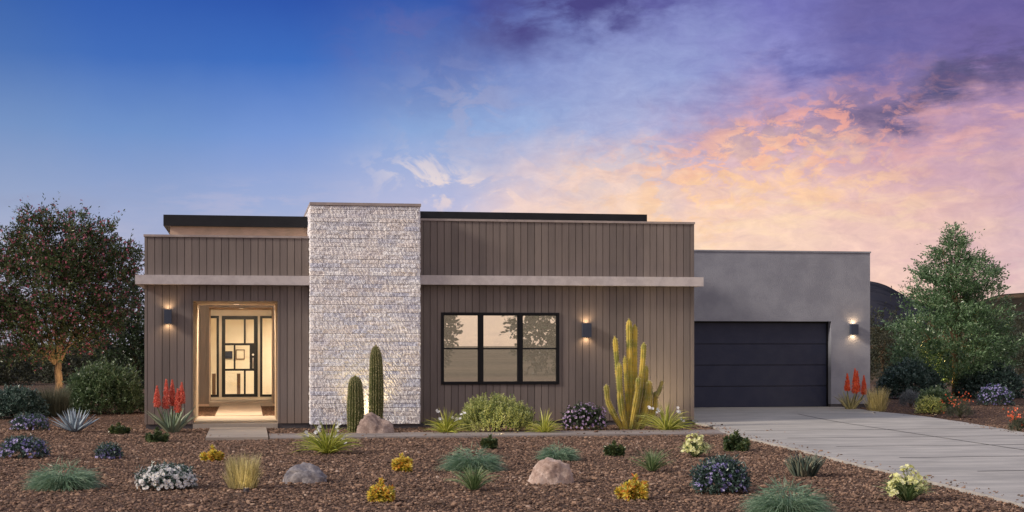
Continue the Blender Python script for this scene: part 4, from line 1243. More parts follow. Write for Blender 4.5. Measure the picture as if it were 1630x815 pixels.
# pale yellow flowering clumps
def yellow_clump(u, v, w, h, label):
    r = grass('pale_flower_clump', u, v, w, h * 0.62, label, 'flowering plant', 'tuft', 230, 'tuft', 'pale yellow flowering clumps', (0.010, 0.018))
    s = ppm(onG(u, v)); R = w / s / 2; H = h / s
    n = 64; d = rdir(400); d = d[(d[:, 2] > 0.25)][:n]; n = len(d)
    P = d * np.array([R * 0.85, R * 0.7, H * 0.92]) * RNG.uniform(0.85, 1.05, n)[:, None]
    mb = M()
    for q in range(3): blossoms(mb, P + RNG.normal(0, 0.018, P.shape), d + RNG.normal(0, .4, d.shape) + np.array([0, -.3, 0]), np.full(n, 0.034), 5)
    mb.build('blossoms', LEAF['cream'], r)
    mb = M()
    for p in P: mb.tube([(0, 0, 0), p * np.array([.5, .5, .8]), p], [0.005, 0.004, 0.003], 4)
    mb.build('stalks', STEM, r)
yellow_clump(1107, 727, 50, 39, 'pale yellow flowering clump beside the walkway end below the tall cactus')
yellow_clump(1444, 797, 76, 58, 'larger pale yellow flowering clump at the driveway edge in front')
# agave
def agave(u, v, w, h, label):
    loc, s = place(u, v); R = w / s / 2; H = h / s
    root = empty('agave', loc); tag(root, label, 'agave')
    for i in range(34):
        p = i * 2.399; k = i / 33.0
        mb = M(); th = 0.08 + 1.12 * k
        L = H * (1.0 + 0.12 * k)
        blades(mb, 1, 0.01, (L * 0.95, L * 1.08), (th, th + 0.05), (th - 0.05, th + 0.06), (0.075, 0.095), 6, 0, 1, 0.03, 0.05, phi=[p], centre=(math.cos(p) * 0.05, math.sin(p) * 0.05, 0.02), base_w=0.8)
        mb.build('leaf', LEAF['agave'], root, smooth_=True)
agave(120, 688, 48, 37, 'pale blue spiky agave in the gravel left of the house')
# aloes
aloe('aloe', 275, 688, 84, 50, [(251, 613, 647, 5), (265, 603, 650, 5.4), (274, 604, 646, 5.2), (283, 618, 656, 5), (289, 608, 642, 5)], 'green aloe with five coral flower spikes left of the entry step', 'aloe', 'coral', 30, 'red flowering aloes')
aloe('aloe', 1354, 652, 58, 38, [(1348, 594, 622, 4), (1360, 586, 626, 4.6), (1367, 590, 624, 4.2), (1375, 597, 628, 4)], 'pale leaved aloe with orange red spikes right of the garage door', 'aloer', 'orange', 26, 'red flowering aloes', nl=16)
# dark small rosettes
sg = 'small dark green rosette shrubs'
rosette('rosette_shrub', 189, 690, 38, 18, 'small dark rosette shrub between the blue agave and the coral aloe', 'succ', sg, 'shrub', 9, 0.085, 0.04)
rosette('rosette_shrub', 250, 703, 42, 24, 'small dark rosette shrub right at the foot of the coral aloe', 'succ', sg, 'shrub', 9, 0.085, 0.04)
rosette('rosette_shrub', 780, 714, 34, 23, 'small dark rosette shrub just behind a drooping blue grass mound', 'succ', sg, 'shrub', 9, 0.08, 0.038)
rosette('rosette_shrub', 978, 725, 36, 25, 'small dark rosette shrub alone in the gravel below the tall cactus', 'succ', sg, 'shrub', 9, 0.08, 0.038)
rosette('rosette_shrub', 1172, 717, 52, 34, 'larger dark rosette shrub at the corner of walkway and driveway', 'succ', sg, 'shrub', 13, 0.10, 0.045, 34)
# variegated
cg = 'yellow and red variegated shrubs'
rosette('croton', 338, 733, 40, 25, 'yellow variegated shrub above the golden grass, in front of the entry path', 'croton', cg, 'variegated shrub', 10, 0.075, 0.034)
rosette('croton', 640, 749, 44, 29, 'yellow variegated shrub right of the grey boulder, the farther of two close ones', 'croton', cg, 'variegated shrub', 11, 0.075, 0.034)
rosette('croton', 606, 797, 54, 38, 'red speckled variegated shrub in front of the grey boulder, lower in the bed', 'croton', cg, 'variegated shrub', 13, 0.075, 0.032)
rosette('croton', 1011, 794, 60, 42, 'widest yellow and red variegated shrub, right of the pinkish boulder', 'croton', cg, 'variegated shrub', 15, 0.08, 0.034)
# grey succulent clump (upright fat leaves)
def upright_succulent(u, v, w, h, label):
    loc, s = place(u, v); R = w / s / 2; H = h / s
    root = empty('succulent', loc); tag(root, label, 'succulent')
    mb = M(); blades(mb, 190, R * 0.5, (H * 0.6, H * 1.0), (0.0, 0.7), (0.1, 1.3), (0.045, 0.07), 5, 0, 1.0, 0.02, 0.3, base_w=0.6)
    mb.build('leaves', LEAF['succgrey'], root, smooth_=True)
upright_succulent(1280, 758, 66, 40, 'grey green clump of upright fleshy leaves near the driveway edge')
# drooping mounds
mg = 'drooping blue green grass mounds'
grass('grass_mound', 101, 777, 104, 44, 'drooping blue green grass mound at the lower left, left of the daisies', 'grass mound', 'blue', 1500, 'mound', mg, (0.005, 0.009))
grass('grass_mound', 752, 748, 90, 40, 'drooping blue green grass mound behind the upright tuft below the window', 'grass mound', 'blue', 1300, 'mound', mg, (0.005, 0.010))
grass('grass_mound', 888, 732, 62, 28, 'drooping blue green grass mound right behind the pinkish boulder', 'grass mound', 'blue', 1000, 'mound', mg, (0.005, 0.010))
grass('grass_mound', 1254, 822, 124, 62, 'large drooping grass mound cut by the bottom edge left of the driveway', 'grass mound', 'blue', 2200, 'mound', mg, (0.005, 0.009))
tg = 'small upright grass tufts'
grass('grass_tuft', 754, 780, 64, 42, 'bright green grass tuft in front of the drooping mound below the window', 'grass tuft', 'tuft', 170, 'tuft', tg, (0.010, 0.016))
grass('grass_tuft', 1038, 750, 52, 38, 'green grass tuft above the widest variegated shrub', 'grass tuft', 'tuft', 170, 'tuft', tg, (0.009, 0.015))
# golden grasses
gg = 'golden feathery grasses'
grass('golden_grass', 387, 777, 76, 56, 'golden feathery grass clump left of the grey boulder', 'ornamental grass', 'gold', 1000, 'upright', gg, (0.004, 0.008))
grass('golden_grass', 1396, 655, 48, 40, 'golden feathery grass clump beside the orange aloe at the garage corner', 'ornamental grass', 'gold', 700, 'upright', gg, (0.006, 0.012))
# lilies
lg = 'strap leaved lilies along the walkway'
lily(522, 722, 88, 54, 'strap leaved lily with white flowers in front of the walkway, below the stone column', 6, lg, 170)
lily(711, 690, 60, 43, 'strap leaved lily with white flowers between stone column and yellow green shrub', 5, lg, 120)
lily(867, 690, 54, 40, 'strap leaved lily without flowers between the yellow green shrub and the mauve mound', 0, lg, 110)
lily(1061, 686, 76, 46, 'strap leaved lily with white flowers right of the tall cactus', 5, lg, 150)
# yellow green shrub
bush('yellow_green_shrub', 789, 688, 130, 50, 'broad yellow green upright leaved shrub under the window', 'shrub', 'yshrub', 820, 34, 0.055, 0.020, None, 0.30, up=2.6, deep=0.3)
# right bed plants
bush('shrub', 1448, 634, 112, 60, 'dark glossy teal green shrub between the garage corner and the right tree', 'shrub', 'darkteal', 1500, 10, 0.10, 0.045, None, 0.22)
bush('shrub', 1577, 633, 106, 58, 'dark glossy shrub behind the violet mound at the right tree', 'shrub', 'darkteal', 1300, 10, 0.10, 0.045, None, 0.22)
bush('lavender', 1449, 648, 34, 25, 'small grey lavender ball left of the mixed yellow and green bush', 'lavender', 'lavender', 360, 8, 0.07, 0.010, None, 0.14, up=1.0)
bush('mixed_shrub', 1490, 655, 64, 37, 'silver green bush behind the yellow one beyond the driveway', 'shrub', 'green', 640, 9, 0.07, 0.03, None, 0.14)
bush('yellow_shrub', 1481, 658, 42, 24, 'small bright yellow bush beyond the driveway in front of the silver one', 'shrub', 'yshrub', 380, 8, 0.06, 0.025, None, 0.12)
def red_wisp(u, v, w, h, label, n=60):
    r = bush('red_flower_bush', u, v, w * 0.7, h * 0.55, label, 'flowering bush', 'wispy', 260, 8, 0.06, 0.010, 'orange flowered wispy bushes', 0.16, up=0.8)
    s = ppm(onG(u, v)); R = w / s / 2; H = h / s
    mb = M(); mbs = M()
    for k in range(17):
        a = random.uniform(0, 2*PI); rr = R * random.uniform(0.3, 1.0); top = np.array([math.cos(a) * rr, math.sin(a) * rr * 0.7, H * random.uniform(0.45, 1.0)])
        mbs.tube([(0, 0, 0), top * np.array([.5, .5, .7]), top], [0.006, 0.005, 0.003], 4)
        q = 4; P = top + RNG.normal(0, 0.05, (q, 3)) * np.array([1, 1, 1.6]); blossoms(mb, P, rdir(q) + np.array([0, -.5, .2]), np.full(q, 0.027), 5)
    mb.build('blossoms', LEAF['orange'], r); mbs.build('stalks', STEM, r)
red_wisp(1528, 664, 62, 36, 'wispy bush with orange red blooms beside the yellow bush beyond the driveway')
red_wisp(1622, 688, 44, 36, 'wispy orange red flowered bush at the right picture edge beyond the driveway')
# left bed hedge
bush('shrub', 166, 657, 126, 82, 'large rounded light green shrub against the left end of the house', 'shrub', 'green', 3000, 10, 0.085, 0.034, None, 0.26)
bush('shrub', 22, 665, 100, 46, 'low teal green shrub at the left picture edge', 'shrub', 'darkteal', 1400, 10, 0.08, 0.034, None, 0.2)
grass('wispy_grass', 85, 662, 78, 50, 'dry grey green wispy grass below the trunk of the flowering tree', 'ornamental grass', 'wispy', 1300, 'upright', None, (0.006, 0.012))

# ------------------------------------------------------------------ trees
def tree(name, u, vbase_px, depth_m, crown_fn, label, leaf, ntw, m, leafL, leafW, trunk_r, limbs, limb_to, flowers=None, twl=0.5, fl_n=0, fl_r=0.05, cat='tree', group=None, bark=None, up=0.45, trunk_h=1.6):
    """crown_fn(n) -> points (local, metres) and outward directions"""
    d = ray(u, HZ); p = EYE + d * depth_m; z0 = float(gz(p[0], p[1]))
    root = empty(name, (p[0], p[1], z0)); tag(root, label, cat, group)
    mb = M()
    th = trunk_h
    mb.tube([(0, 0, -0.1), (0.03, 0, th * 0.4), (-0.02, 0.02, th * 0.75), (0.02, 0, th)], [trunk_r * 1.35, trunk_r * 1.05, trunk_r * 0.95, trunk_r * 0.85], 10)
    tr = mb.build('trunk', bark or BARK, root, smooth_=True)
    mb = M()
    L = limb_to(limbs)
    for q in L:
        q = np.asarray(q, float)
        s0 = np.array([0.0, 0, th * random.uniform(0.78, 0.99)])
        m1 = s0 + (q - s0) * 0.33 + np.array([0, 0, 0.12]) + np.array([random.uniform(-.1, .1), random.uniform(-.1, .1), 0]); m2 = s0 + (q - s0) * 0.66 + np.array([random.uniform(-.15, .15), random.uniform(-.15, .15), 0.15])
        r0 = trunk_r * random.uniform(0.35, 0.6)
        mb.tube([s0, m1, m2, q], [r0, r0 * 0.7, r0 * 0.45, r0 * 0.15], 6)
        for _ in range(4):
            t = random.uniform(0.3, 0.9); b = s0 + (q - s0) * t; e = b + np.array([random.uniform(-.6, .6), random.uniform(-.6, .6), random.uniform(0.1, .6)])
            mb.tube([b, (b + e) / 2 + np.array([0, 0, .04]), e], [r0 * 0.3, r0 * 0.2, r0 * 0.08], 4)
    mb.build('limbs', bark or BARK, root, smooth_=True)
    P, D, rb = crown_fn(ntw)
    tw = twl * RNG.uniform(0.4, 1.25, len(P)) * np.where(RNG.random(len(P)) < 0.05, 2.2, 1.0)
    D = unit(D + np.array([0, 0, up]) + RNG.normal(0, 0.4, D.shape))
    mb = M(); twig_foliage(mb, P, D, tw, m, leafL, leafW, 0, 0.8, 0.0, rb)
    mb.build('crown', LEAF[leaf], root)
    if flowers:
        sel = RNG.integers(0, len(P), fl_n)
        Q = P[sel] + D[sel] * (tw[sel] * RNG.uniform(0.5, 1.05, fl_n))[:, None] + RNG.normal(0, 0.05, (fl_n, 3))
        mb = M(); blossoms(mb, Q, rdir(fl_n), RNG.uniform(0.7, 1.2, fl_n) * fl_r, 4)
        mb.build('blossoms', LEAF[flowers], root)
    return root, p

def lobed(lobes, seed, gap=0.42):
    """crown made of overlapping lobes (x, y, z, r, squash) with holes"""
    def fn(n):
        w = np.array([l[3] ** 1.7 for l in lobes]); w /= w.sum()
        idx = RNG.choice(len(lobes), n * 2, p=w)
        c = np.array([l[:3] for l in lobes])[idx]; r = np.array([l[3] for l in lobes])[idx]
        d = rdir(n * 2)
        k = RNG.uniform(0.25, 1.0, n * 2) ** 0.45
        P = c + d * (r * k)[:, None]
        g = fbm(P[:, 0] * 1.1, P[:, 1] * 1.1, P[:, 2] * 1.1, 3, seed)
        keep = g > gap
        P, d, g = P[keep][:n], d[keep][:n], g[keep][:n]
        cen = c[keep][:n]
        rb = np.clip(0.1 + 0.5 * RNG.random(len(P)) + 0.8 * (g - 0.5), 0, 1)
        return P, d, rb
    return fn

# flowering tree, left
dl = 52.0; sl_ = F_PX / dl
def px2(u0, v0, d_, lst): 
    s = F_PX / d_; zg = 0.05
    return [((u - u0) / s, yo, (HZ - v) / s + 1.93 - zg, r / s) for (u, v, r, yo) in lst]
L_l = px2(93, 0, dl, [(90, 470, 78, 0), (45, 450, 58, 0.5), (0, 455, 48, 0), (-30, 500, 50, 0.2), (100, 410, 52, -0.3), (130, 400, 38, 0.4), (60, 395, 40, 0.2), (150, 440, 50, 0), (190, 420, 26, 0.1), (175, 470, 38, 0.3), (75, 520, 52, -0.3), (15, 530, 44, 0), (130, 512, 44, 0.3), (165, 515, 28, -.2), (55, 365, 20, 0), (125, 360, 18, 0), (18, 395, 24, 0.3), (85, 350, 14, .2), (170, 375, 16, 0), (205, 415, 14, 0), (50, 345, 10, 0)])
def limbs_from(lobes):
    def fn(k):
        o = []
        for i in range(k):
            l = lobes[i % len(lobes)]; o.append((l[0] * 0.85, l[1] + random.uniform(-.4, .4), l[2] - l[3] * 0.2))
        return o
    return fn
tree('flowering_tree', 93, 0, dl, lobed(L_l, 5, 0.40), 'round flowering tree with pink blossoms left of the house', 'tree', 6600, 10, 0.125, 0.042, 0.13, 17, limbs_from(L_l), 'pink', 0.42, 6500, 0.05, trunk_h=1.35)
# conical tree, right
dr = 54.0
L_r = px2(1520, 0, dr, [(1520, 390, 12, 0), (1521, 372, 6, 0), (1515, 410, 22, 0), (1548, 408, 16, 0), (1500, 425, 26, 0), (1540, 430, 30, 0), (1570, 428, 18, 0), (1490, 395, 10, 0), (1480, 470, 34, 0.2), (1520, 465, 42, 0), (1560, 462, 36, 0), (1590, 470, 16, 0), (1450, 475, 16, 0), (1470, 510, 38, 0), (1525, 515, 50, -0.2), (1575, 510, 40, 0), (1450, 545, 30, 0), (1490, 560, 44, 0), (1540, 565, 50, 0), (1590, 560, 34, 0), (1605, 520, 18, 0), (1480, 600, 36, 0), (1530, 610, 44, 0), (1575, 600, 40, 0), (1438, 520, 12, 0)])
def cone_crown(n):
    vs = np.array([362, 375, 395, 420, 445, 465, 490, 520, 560, 600, 640]); rp = np.array([0.5, 4, 17, 34, 54, 68, 72, 82, 94, 90, 70])
    sc = F_PX / dr; N_ = n * 4
    v = RNG.uniform(362, 622, N_); r = np.interp(v, vs, rp)
    keep = RNG.random(N_) < (r / 94) ** 1.15 + 0.02; v, r = v[keep], r[keep]
    a = RNG.uniform(0, 2 * PI, len(v)); k = RNG.uniform(0.05, 1, len(v)) ** 0.7
    # limbs come out in uneven whorls: the outline swells and shrinks with height and direction
    mod = 0.50 + 1.0 * fbm(np.cos(a) * 1.7 + 5, np.sin(a) * 1.7 + 5, v / 22.0 + k * 0.8, 3, 77)
    rr = r / sc * k * mod
    z = (HZ - v) / sc + 1.83 + 0.28 * rr
    P = np.stack([np.cos(a) * rr, np.sin(a) * rr, z], -1)
    g = fbm(P[:, 0] * 1.6, P[:, 1] * 1.6, P[:, 2] * 2.4, 3, 9)
    keep = (g > 0.46) ; P, a, g = P[keep][:n], a[keep][:n], g[keep][:n]
    D = np.stack([np.cos(a), np.sin(a), np.full(len(a), 0.25)], -1)
    return P, D, np.clip(0.15 + 0.5 * RNG.random(len(P)) + 0.8 * (g - 0.5), 0, 1)
tree('evergreen_tree', 1520, 0, dr, cone_crown, 'tall conical green tree right of the garage wing', 'rtree', 4600, 10, 0.12, 0.046, 0.10, 20, limbs_from(L_r), None, 0.40, trunk_h=2.2)
# dark evergreen behind the left end of the house
L_d = px2(215, 0, 66, [(215, 500, 42, 0), (200, 560, 48, 0), (225, 470, 26, 0), (190, 600, 40, 0), (230, 590, 50, 0), (240, 530, 40, 0), (175, 540, 26, 0)])
tree('background_tree', 215, 0, 66.0, lobed(L_d, 15, 0.30), 'dark evergreen tree behind the left end of the house', 'dark', 1800, 9, 0.16, 0.07, 0.13, 10, limbs_from(L_d), None, 0.5, group='dark desert trees behind the garden')
# desert trees behind the right side
k = 0
for (u, vt, w, dd, lab) in [(1405, 500, 60, 74, 'sparse desert tree just right of the garage wing'), (1440, 520, 60, 86, 'sparse desert tree between garage wing and conical tree'),
                            (1610, 500, 60, 78, 'sparse desert tree behind the right side of the conical tree'), (1650, 510, 50, 70, 'sparse desert tree at the right picture edge'),
                            (1372, 540, 50, 92, 'sparse desert tree mostly hidden by the garage corner')]:
    hpx = 600 - vt
    Ld = px2(u, 0, dd, [(u, vt + hpx * .35, hpx * .36, 0), (u - w * .35, vt + hpx * .5, hpx * .3, .3), (u + w * .35, vt + hpx * .5, hpx * .3, -.3), (u, vt + hpx * .72, hpx * .34, 0), (u - w * .3, vt + hpx * .85, hpx * .25, 0), (u + w * .3, vt + hpx * .85, hpx * .25, 0)])
    tree('desert_tree', u, 0, dd, lobed(Ld, 20 + k, 0.42), lab, 'scrub', 700, 8, 0.15, 0.05, 0.09, 8, limbs_from(Ld), None, 0.6, group='dark desert trees behind the garden'); k += 1
for (u, vt, w, dd, lab) in [(-20, 548, 110, 72, 'dark scrub tree at the left picture edge behind the flowering tree'), (60, 556, 110, 80, 'dark scrub tree behind the flowering tree trunk, on its left'), (135, 545, 110, 76, 'dark scrub tree behind the flowering tree trunk, on its right')]:
    hpx = 625 - vt
    Ld = px2(u, 0, dd, [(u, vt + hpx * .5, hpx * .55, 0), (u - w * .35, vt + hpx * .6, hpx * .45, .3), (u + w * .35, vt + hpx * .6, hpx * .45, -.3)])
    tree('scrub_tree', u, 0, dd, lobed(Ld, 30 + k, 0.30), lab, 'scrub', 1300, 9, 0.15, 0.06, 0.06, 6, limbs_from(Ld), None, 0.5, group='dark desert trees behind the garden', trunk_h=0.6); k += 1
# trees across the street: seen only mirrored in the window panes
def street_tree(x, y, h_, w_, label, seed):
    lob = [(0, 0, h_ * .62, w_ * .42), (w_ * .28, 0, h_ * .5, w_ * .34), (-w_ * .28, 0, h_ * .5, w_ * .34), (0, 0, h_ * .84, w_ * .26), (w_ * .15, 0.2, h_ * .3, w_ * .34), (-w_ * .2, 0, h_ * .3, w_ * .3), (w_*.3, 0, h_*.72, w_*.2), (-w_*.3, 0, h_*.72, w_*.2)]
    d = math.hypot(x - EYE[0], y - EYE[1])
    root = empty('street_tree', (x, y, 0)); tag(root, label, 'tree', 'trees across the street mirrored in the window')
    mb = M(); mb.tube([(0, 0, -.1), (0, 0, h_ * .25), (.05, 0, h_ * .6)], [.16, .12, .05], 8); mb.build('trunk', BARK, root)
    P, D, rb = lobed(lob, seed, 0.38)(1200); mb = M()
    twig_foliage(mb, P, unit(D), 0.6 * RNG.uniform(.4, 1.2, len(P)), 8, 0.30, 0.17, 0, rbias=rb); mb.build('crown', LEAF['dark'], root)
street_tree(10.2, -62, 5.8, 4.8, 'broad tree across the street mirrored in the left window unit', 41)
street_tree(20.4, -62, 6.6, 6.4, 'broad tree across the street mirrored in the right window unit', 43)

# ------------------------------------------------------------------ hills
def hill(name, depth, prof, thick, mat, seed, rough=0.06):
    us = np.arange(prof[0][0], prof[-1][0] + 1, 4.0)
    vs = np.interp(us, [p[0] for p in prof], [p[1] for p in prof])
    ker = np.ones(5) / 5; vs = np.convolve(np.pad(vs, 2, mode='edge'), ker, 'valid')
    rows_ = 26; V = []
    for i, (u, v) in enumerate(zip(us, vs)):
        d = ray(u, HZ); top = EYE + d * depth; Hh = (HZ - v) / F_PX * depth + 1.93
        dirxy = d[:2] / np.linalg.norm(d[:2])
        for j in range(rows_ + 1):
            t = j / rows_ * 2 - 1
            hgt = Hh * max(0.0, math.cos(t * PI / 2)) ** 1.3
            q = top[:2] + dirxy * t * thick
            n = float(fbm(np.array(q[0] / (thick * .25)), np.array(q[1] / (thick * .25)), oct=5, seed=seed)) - 0.5
            hgt *= 1 + n * rough * 4 * abs(math.sin(t * PI))
            V.append((q[0], q[1], max(hgt, 0) - 0.6))
    k_ = rows_ + 1; ni = len(us)
    i = np.arange(ni - 1)[:, None]; j = np.arange(rows_)[None]
    Fq = np.stack([i * k_ + j, (i + 1) * k_ + j, (i + 1) * k_ + j + 1, i * k_ + j + 1], -1).reshape(-1, 4)
    mb = M(); mb.add(V, Fq); o = mb.build(name, mat, smooth_=True); tag(o, kind='structure')
hill('hills', 900, [(1150, 520), (1220, 500), (1300, 462), (1360, 447), (1390, 449), (1412, 455), (1440, 470), (1470, 483), (1510, 490), (1560, 492), (1640, 497), (1760, 520)], 330,
     mat_hill('far_hill', lin(48, 49, 58), lin(56, 57, 66), lin(66, 64, 68), 0.01), 4)
hill('hills', 520, [(1430, 528), (1480, 512), (1530, 493), (1560, 478), (1590, 468), (1630, 465), (1700, 462), (1800, 480), (1900, 520)], 200,
     mat_hill('near_hill', lin(46, 43, 38), lin(60, 54, 46), lin(116, 96, 76), 0.02), 6)
hill('hills', 170, [(1250, 545), (1330, 520), (1390, 512), (1450, 515), (1520, 505), (1600, 500), (1700, 500), (1850, 530)], 60,
     mat_hill('scrub_slope', lin(40, 41, 32), lin(58, 56, 42), lin(104, 92, 70), 0.10), 9)
hill('hills', 160, [(-300, 545), (-150, 560), (0, 562), (100, 558), (200, 545), (300, 550), (420, 547)], 50,
     mat_hill('scrub_slope_left', lin(34, 37, 28), lin(44, 46, 34), lin(60, 58, 44), 0.10), 12)

# ------------------------------------------------------------------ garden spotlights
def spotlight(x, y, target, energy, label, size=70, color=(1.0, 0.78, 0.42), blend=0.8, soft=0.05, head=True):
    z = float(gz(x, y)); root = empty('garden_spotlight', (x, y, z)); tag(root, label, 'garden light', 'low garden well lights')
    tgt = Vector(target); hd = Vector((x, y, z + 0.06)); dr_ = (tgt - hd).normalized()
    a = np.array([0, 0, 0.03]); dv = np.array(dr_[:])
    mb = M(); mb.tube([(0, 0, -0.08), (0, 0, 0.045)], 0.035, 12, cap=False); mb.build('casing', MT['footing'], root)
    mb = M(); mb.tube([(0, 0, -0.01), (0, 0, 0.0)], 0.034, 12); mb.build('lens', MT['ceilglow'], root)
    l = add_light('lamp_light', 'SPOT', (0, 0, 0.06), energy, color, root, spot_size=math.radians(size), spot_blend=blend, shadow_soft_size=soft)
    l.rotation_euler = dr_.to_track_quat('-Z', 'Y').to_euler()
def gp(u, v): p = onG(u, v); return p
xw = X_(585, -0.85); spotlight(xw, -0.85, (xw + 0.02, CY, 1.5), 62, 'spotlight hidden behind the boulder lighting the stone column', 95)
p = gp(1066, 682); spotlight(p[0] + 0.1, p[1] + 0.45, (p[0] + 0.25, 0.05, 1.5), 90, 'spotlight behind the flowering lily lighting the siding by the garage', 100)
p = gp(1003, 689); spotlight(p[0] - 0.2, p[1] - 0.25, (p[0], p[1] + 0.6, 1.7), 55, 'spotlight in front of the tall cactus', 80)
p = gp(789, 694); spotlight(p[0] + 0.1, p[1] - 0.1, (p[0] + 0.2, p[1] + 1.0, 0.5), 26, 'spotlight in front of the yellow green shrub', 110)
p = gp(1391, 659); spotlight(p[0], p[1] - 0.05, (p[0], p[1] + 0.9, 0.7), 22, 'spotlight in front of the golden grass at the garage', 100)
p = gp(392, 781); spotlight(p[0], p[1] - 0.1, (p[0], p[1] + 0.7, 0.5), 6, 'spotlight in front of the golden grass by the grey boulder', 100)
p = gp(1485, 662); spotlight(p[0], p[1] - 0.15, (p[0], p[1] + 0.9, 0.5), 18, 'spotlight in front of the small yellow bush', 90)
d_ = ray(93, HZ); q = EYE + d_ * dl; spotlight(q[0] + 0.5, q[1] - 1.2, (q[0], q[1], 2.1), 130, 'spotlight at the trunk of the flowering tree', 100, (1.0, 0.7, 0.4))
d_ = ray(1525, HZ); q = EYE + d_ * dr; spotlight(q[0] - 0.7, q[1] + 0.5, (q[0] - 0.2, q[1] - 0.4, 3.2), 190, 'spotlight under the conical tree', 95, (1.0, 0.68, 0.24))

# ------------------------------------------------------------------ sky
world = bpy.data.worlds.new('World'); scene.world = world; world.use_nodes = True
wn = world.node_tree; wn.nodes.clear(); h = NT(wn)
geo = h.n('ShaderNodeTexCoord'); sep = h.n('ShaderNodeSeparateXYZ'); h.setin(sep.inputs[0], geo.outputs['Generated'])
dx, dy, dzv = sep.outputs[0], sep.outputs[1], sep.outputs[2]
az = h.math('SUBTRACT', h.math('ARCTAN2', dx, dy), YAW)            # 0 straight ahead, + to the right
el = h.math('ARCSINE', h.math('MINIMUM', h.math('MAXIMUM', dzv, -0.999), 0.999))
U = h.math('MULTIPLY', az, F_PX / 1000.0)        # in thousands of photo pixels, 0 = picture centre
Vv = h.math('MULTIPLY', el, F_PX / 1000.0)       # height above the horizon
cmb = h.n('ShaderNodeCombineXYZ'); h.setin(cmb.inputs[0], U); h.setin(cmb.inputs[1], Vv)
base_vec = cmb.outputs[0]
# domain warp
wn1 = h.noise(base_vec, 3.2, 5, 0.6); wn2 = h.noise(h.scale(base_vec, (1, 2.2, 1)), 9.0, 5, 0.62)
s1 = h.n('ShaderNodeSeparateColor'); h.setin(s1.inputs[0], wn1.outputs['Color'])
s2 = h.n('ShaderNodeSeparateColor'); h.setin(s2.inputs[0], wn2.outputs['Color'])
right = h.rng(U, -0.35, 0.25)
ampA = h.math('ADD', 0.05, h.math('MULTIPLY', right, 0.13)); ampB = h.math('ADD', 0.01, h.math('MULTIPLY', right, 0.10))
Uw = h.math('ADD', h.math('ADD', U, h.math('MULTIPLY', h.math('SUBTRACT', s1.outputs[0], 0.5), h.math('MULTIPLY', ampA, 2.2))), h.math('MULTIPLY', h.math('SUBTRACT', s2.outputs[0], 0.5), ampB))
Vw = h.math('ADD', h.math('ADD', Vv, h.math('MULTIPLY', h.math('SUBTRACT', s1.outputs[1], 0.5), ampA)), h.math('MULTIPLY', h.math('SUBTRACT', s2.outputs[1], 0.5), ampB))
VMAX = 0.62
fac = h.math('DIVIDE', Vw, VMAX)
def el_stop(v): return max(0.0, min(1.0, (HZ - v) / 1000.0 / VMAX))
cols = [  # u, [(v, rgb)...] from the horizon up
 (-3500, [(548, (246, 214, 184)), (440, (255, 226, 196)), (330, (238, 212, 200)), (220, (214, 198, 206)), (110, (200, 190, 208)), (0, (192, 184, 208))]),  # first and last column: peach sky behind the camera, brightened as added fill
 (0,    [(548, (190, 186, 202)), (440, (184, 184, 205)), (330, (152, 166, 200)), (220, (114, 144, 194)), (110, (72, 111, 178)), (0, (48, 90, 165))]),
 (230,  [(548, (188, 184, 202)), (440, (180, 180, 204)), (330, (150, 165, 204)), (220, (110, 144, 200)), (110, (62, 106, 184)), (0, (40, 84, 170))]),
 (460,  [(548, (190, 186, 202)), (440, (182, 182, 206)), (330, (158, 172, 212)), (220, (116, 148, 210)), (110, (58, 106, 188)), (0, (36, 76, 165))]),
 (690,  [(548, (235, 215, 200)), (440, (220, 205, 205)), (330, (184, 186, 218)), (220, (138, 166, 214)), (110, (88, 118, 188)), (0, (48, 84, 168))]),
 (830,  [(548, (250, 225, 190)), (440, (250, 228, 196)), (330, (232, 206, 204)), (220, (152, 174, 218)), (110, (124, 142, 200)), (0, (76, 84, 156))]),
 (1000, [(548, (255, 232, 190)), (440, (255, 234, 194)), (340, (252, 216, 186)), (220, (170, 178, 216)), (110, (150, 162, 210)), (0, (122, 128, 190))]),
 (1200, [(548, (255, 225, 185)), (440, (254, 222, 194)), (330, (242, 202, 188)), (220, (200, 166, 192)), (110, (140, 140, 200)), (0, (114, 112, 184))]),
 (1400, [(548, (250, 210, 180)), (440, (244, 206, 192)), (330, (230, 188, 182)), (220, (196, 156, 180)), (110, (114, 106, 166)), (0, (104, 97, 158))]),
 (1630, [(548, (245, 205, 180)), (440, (232, 200, 194)), (330, (204, 170, 186)), (220, (182, 146, 176)), (110, (116, 102, 162)), (0, (97, 86, 150))]),
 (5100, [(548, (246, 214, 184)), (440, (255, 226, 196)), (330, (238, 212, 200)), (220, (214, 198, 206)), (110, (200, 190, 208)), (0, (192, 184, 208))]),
]
cur = None
for i, (u, st) in enumerate(cols):
    c = h.ramp(fac, [(el_stop(v), lin(*rgb)) for v, rgb in st])
    if cur is None: cur = c
    else:
        t = h.rng(Uw, (cols[i-1][0] - CX) / 1000, (u - CX) / 1000, 0, 1, 'SMOOTHSTEP' if 0 < i < len(cols) - 1 else 'LINEAR')
        cur = h.mix(t, cur, c)
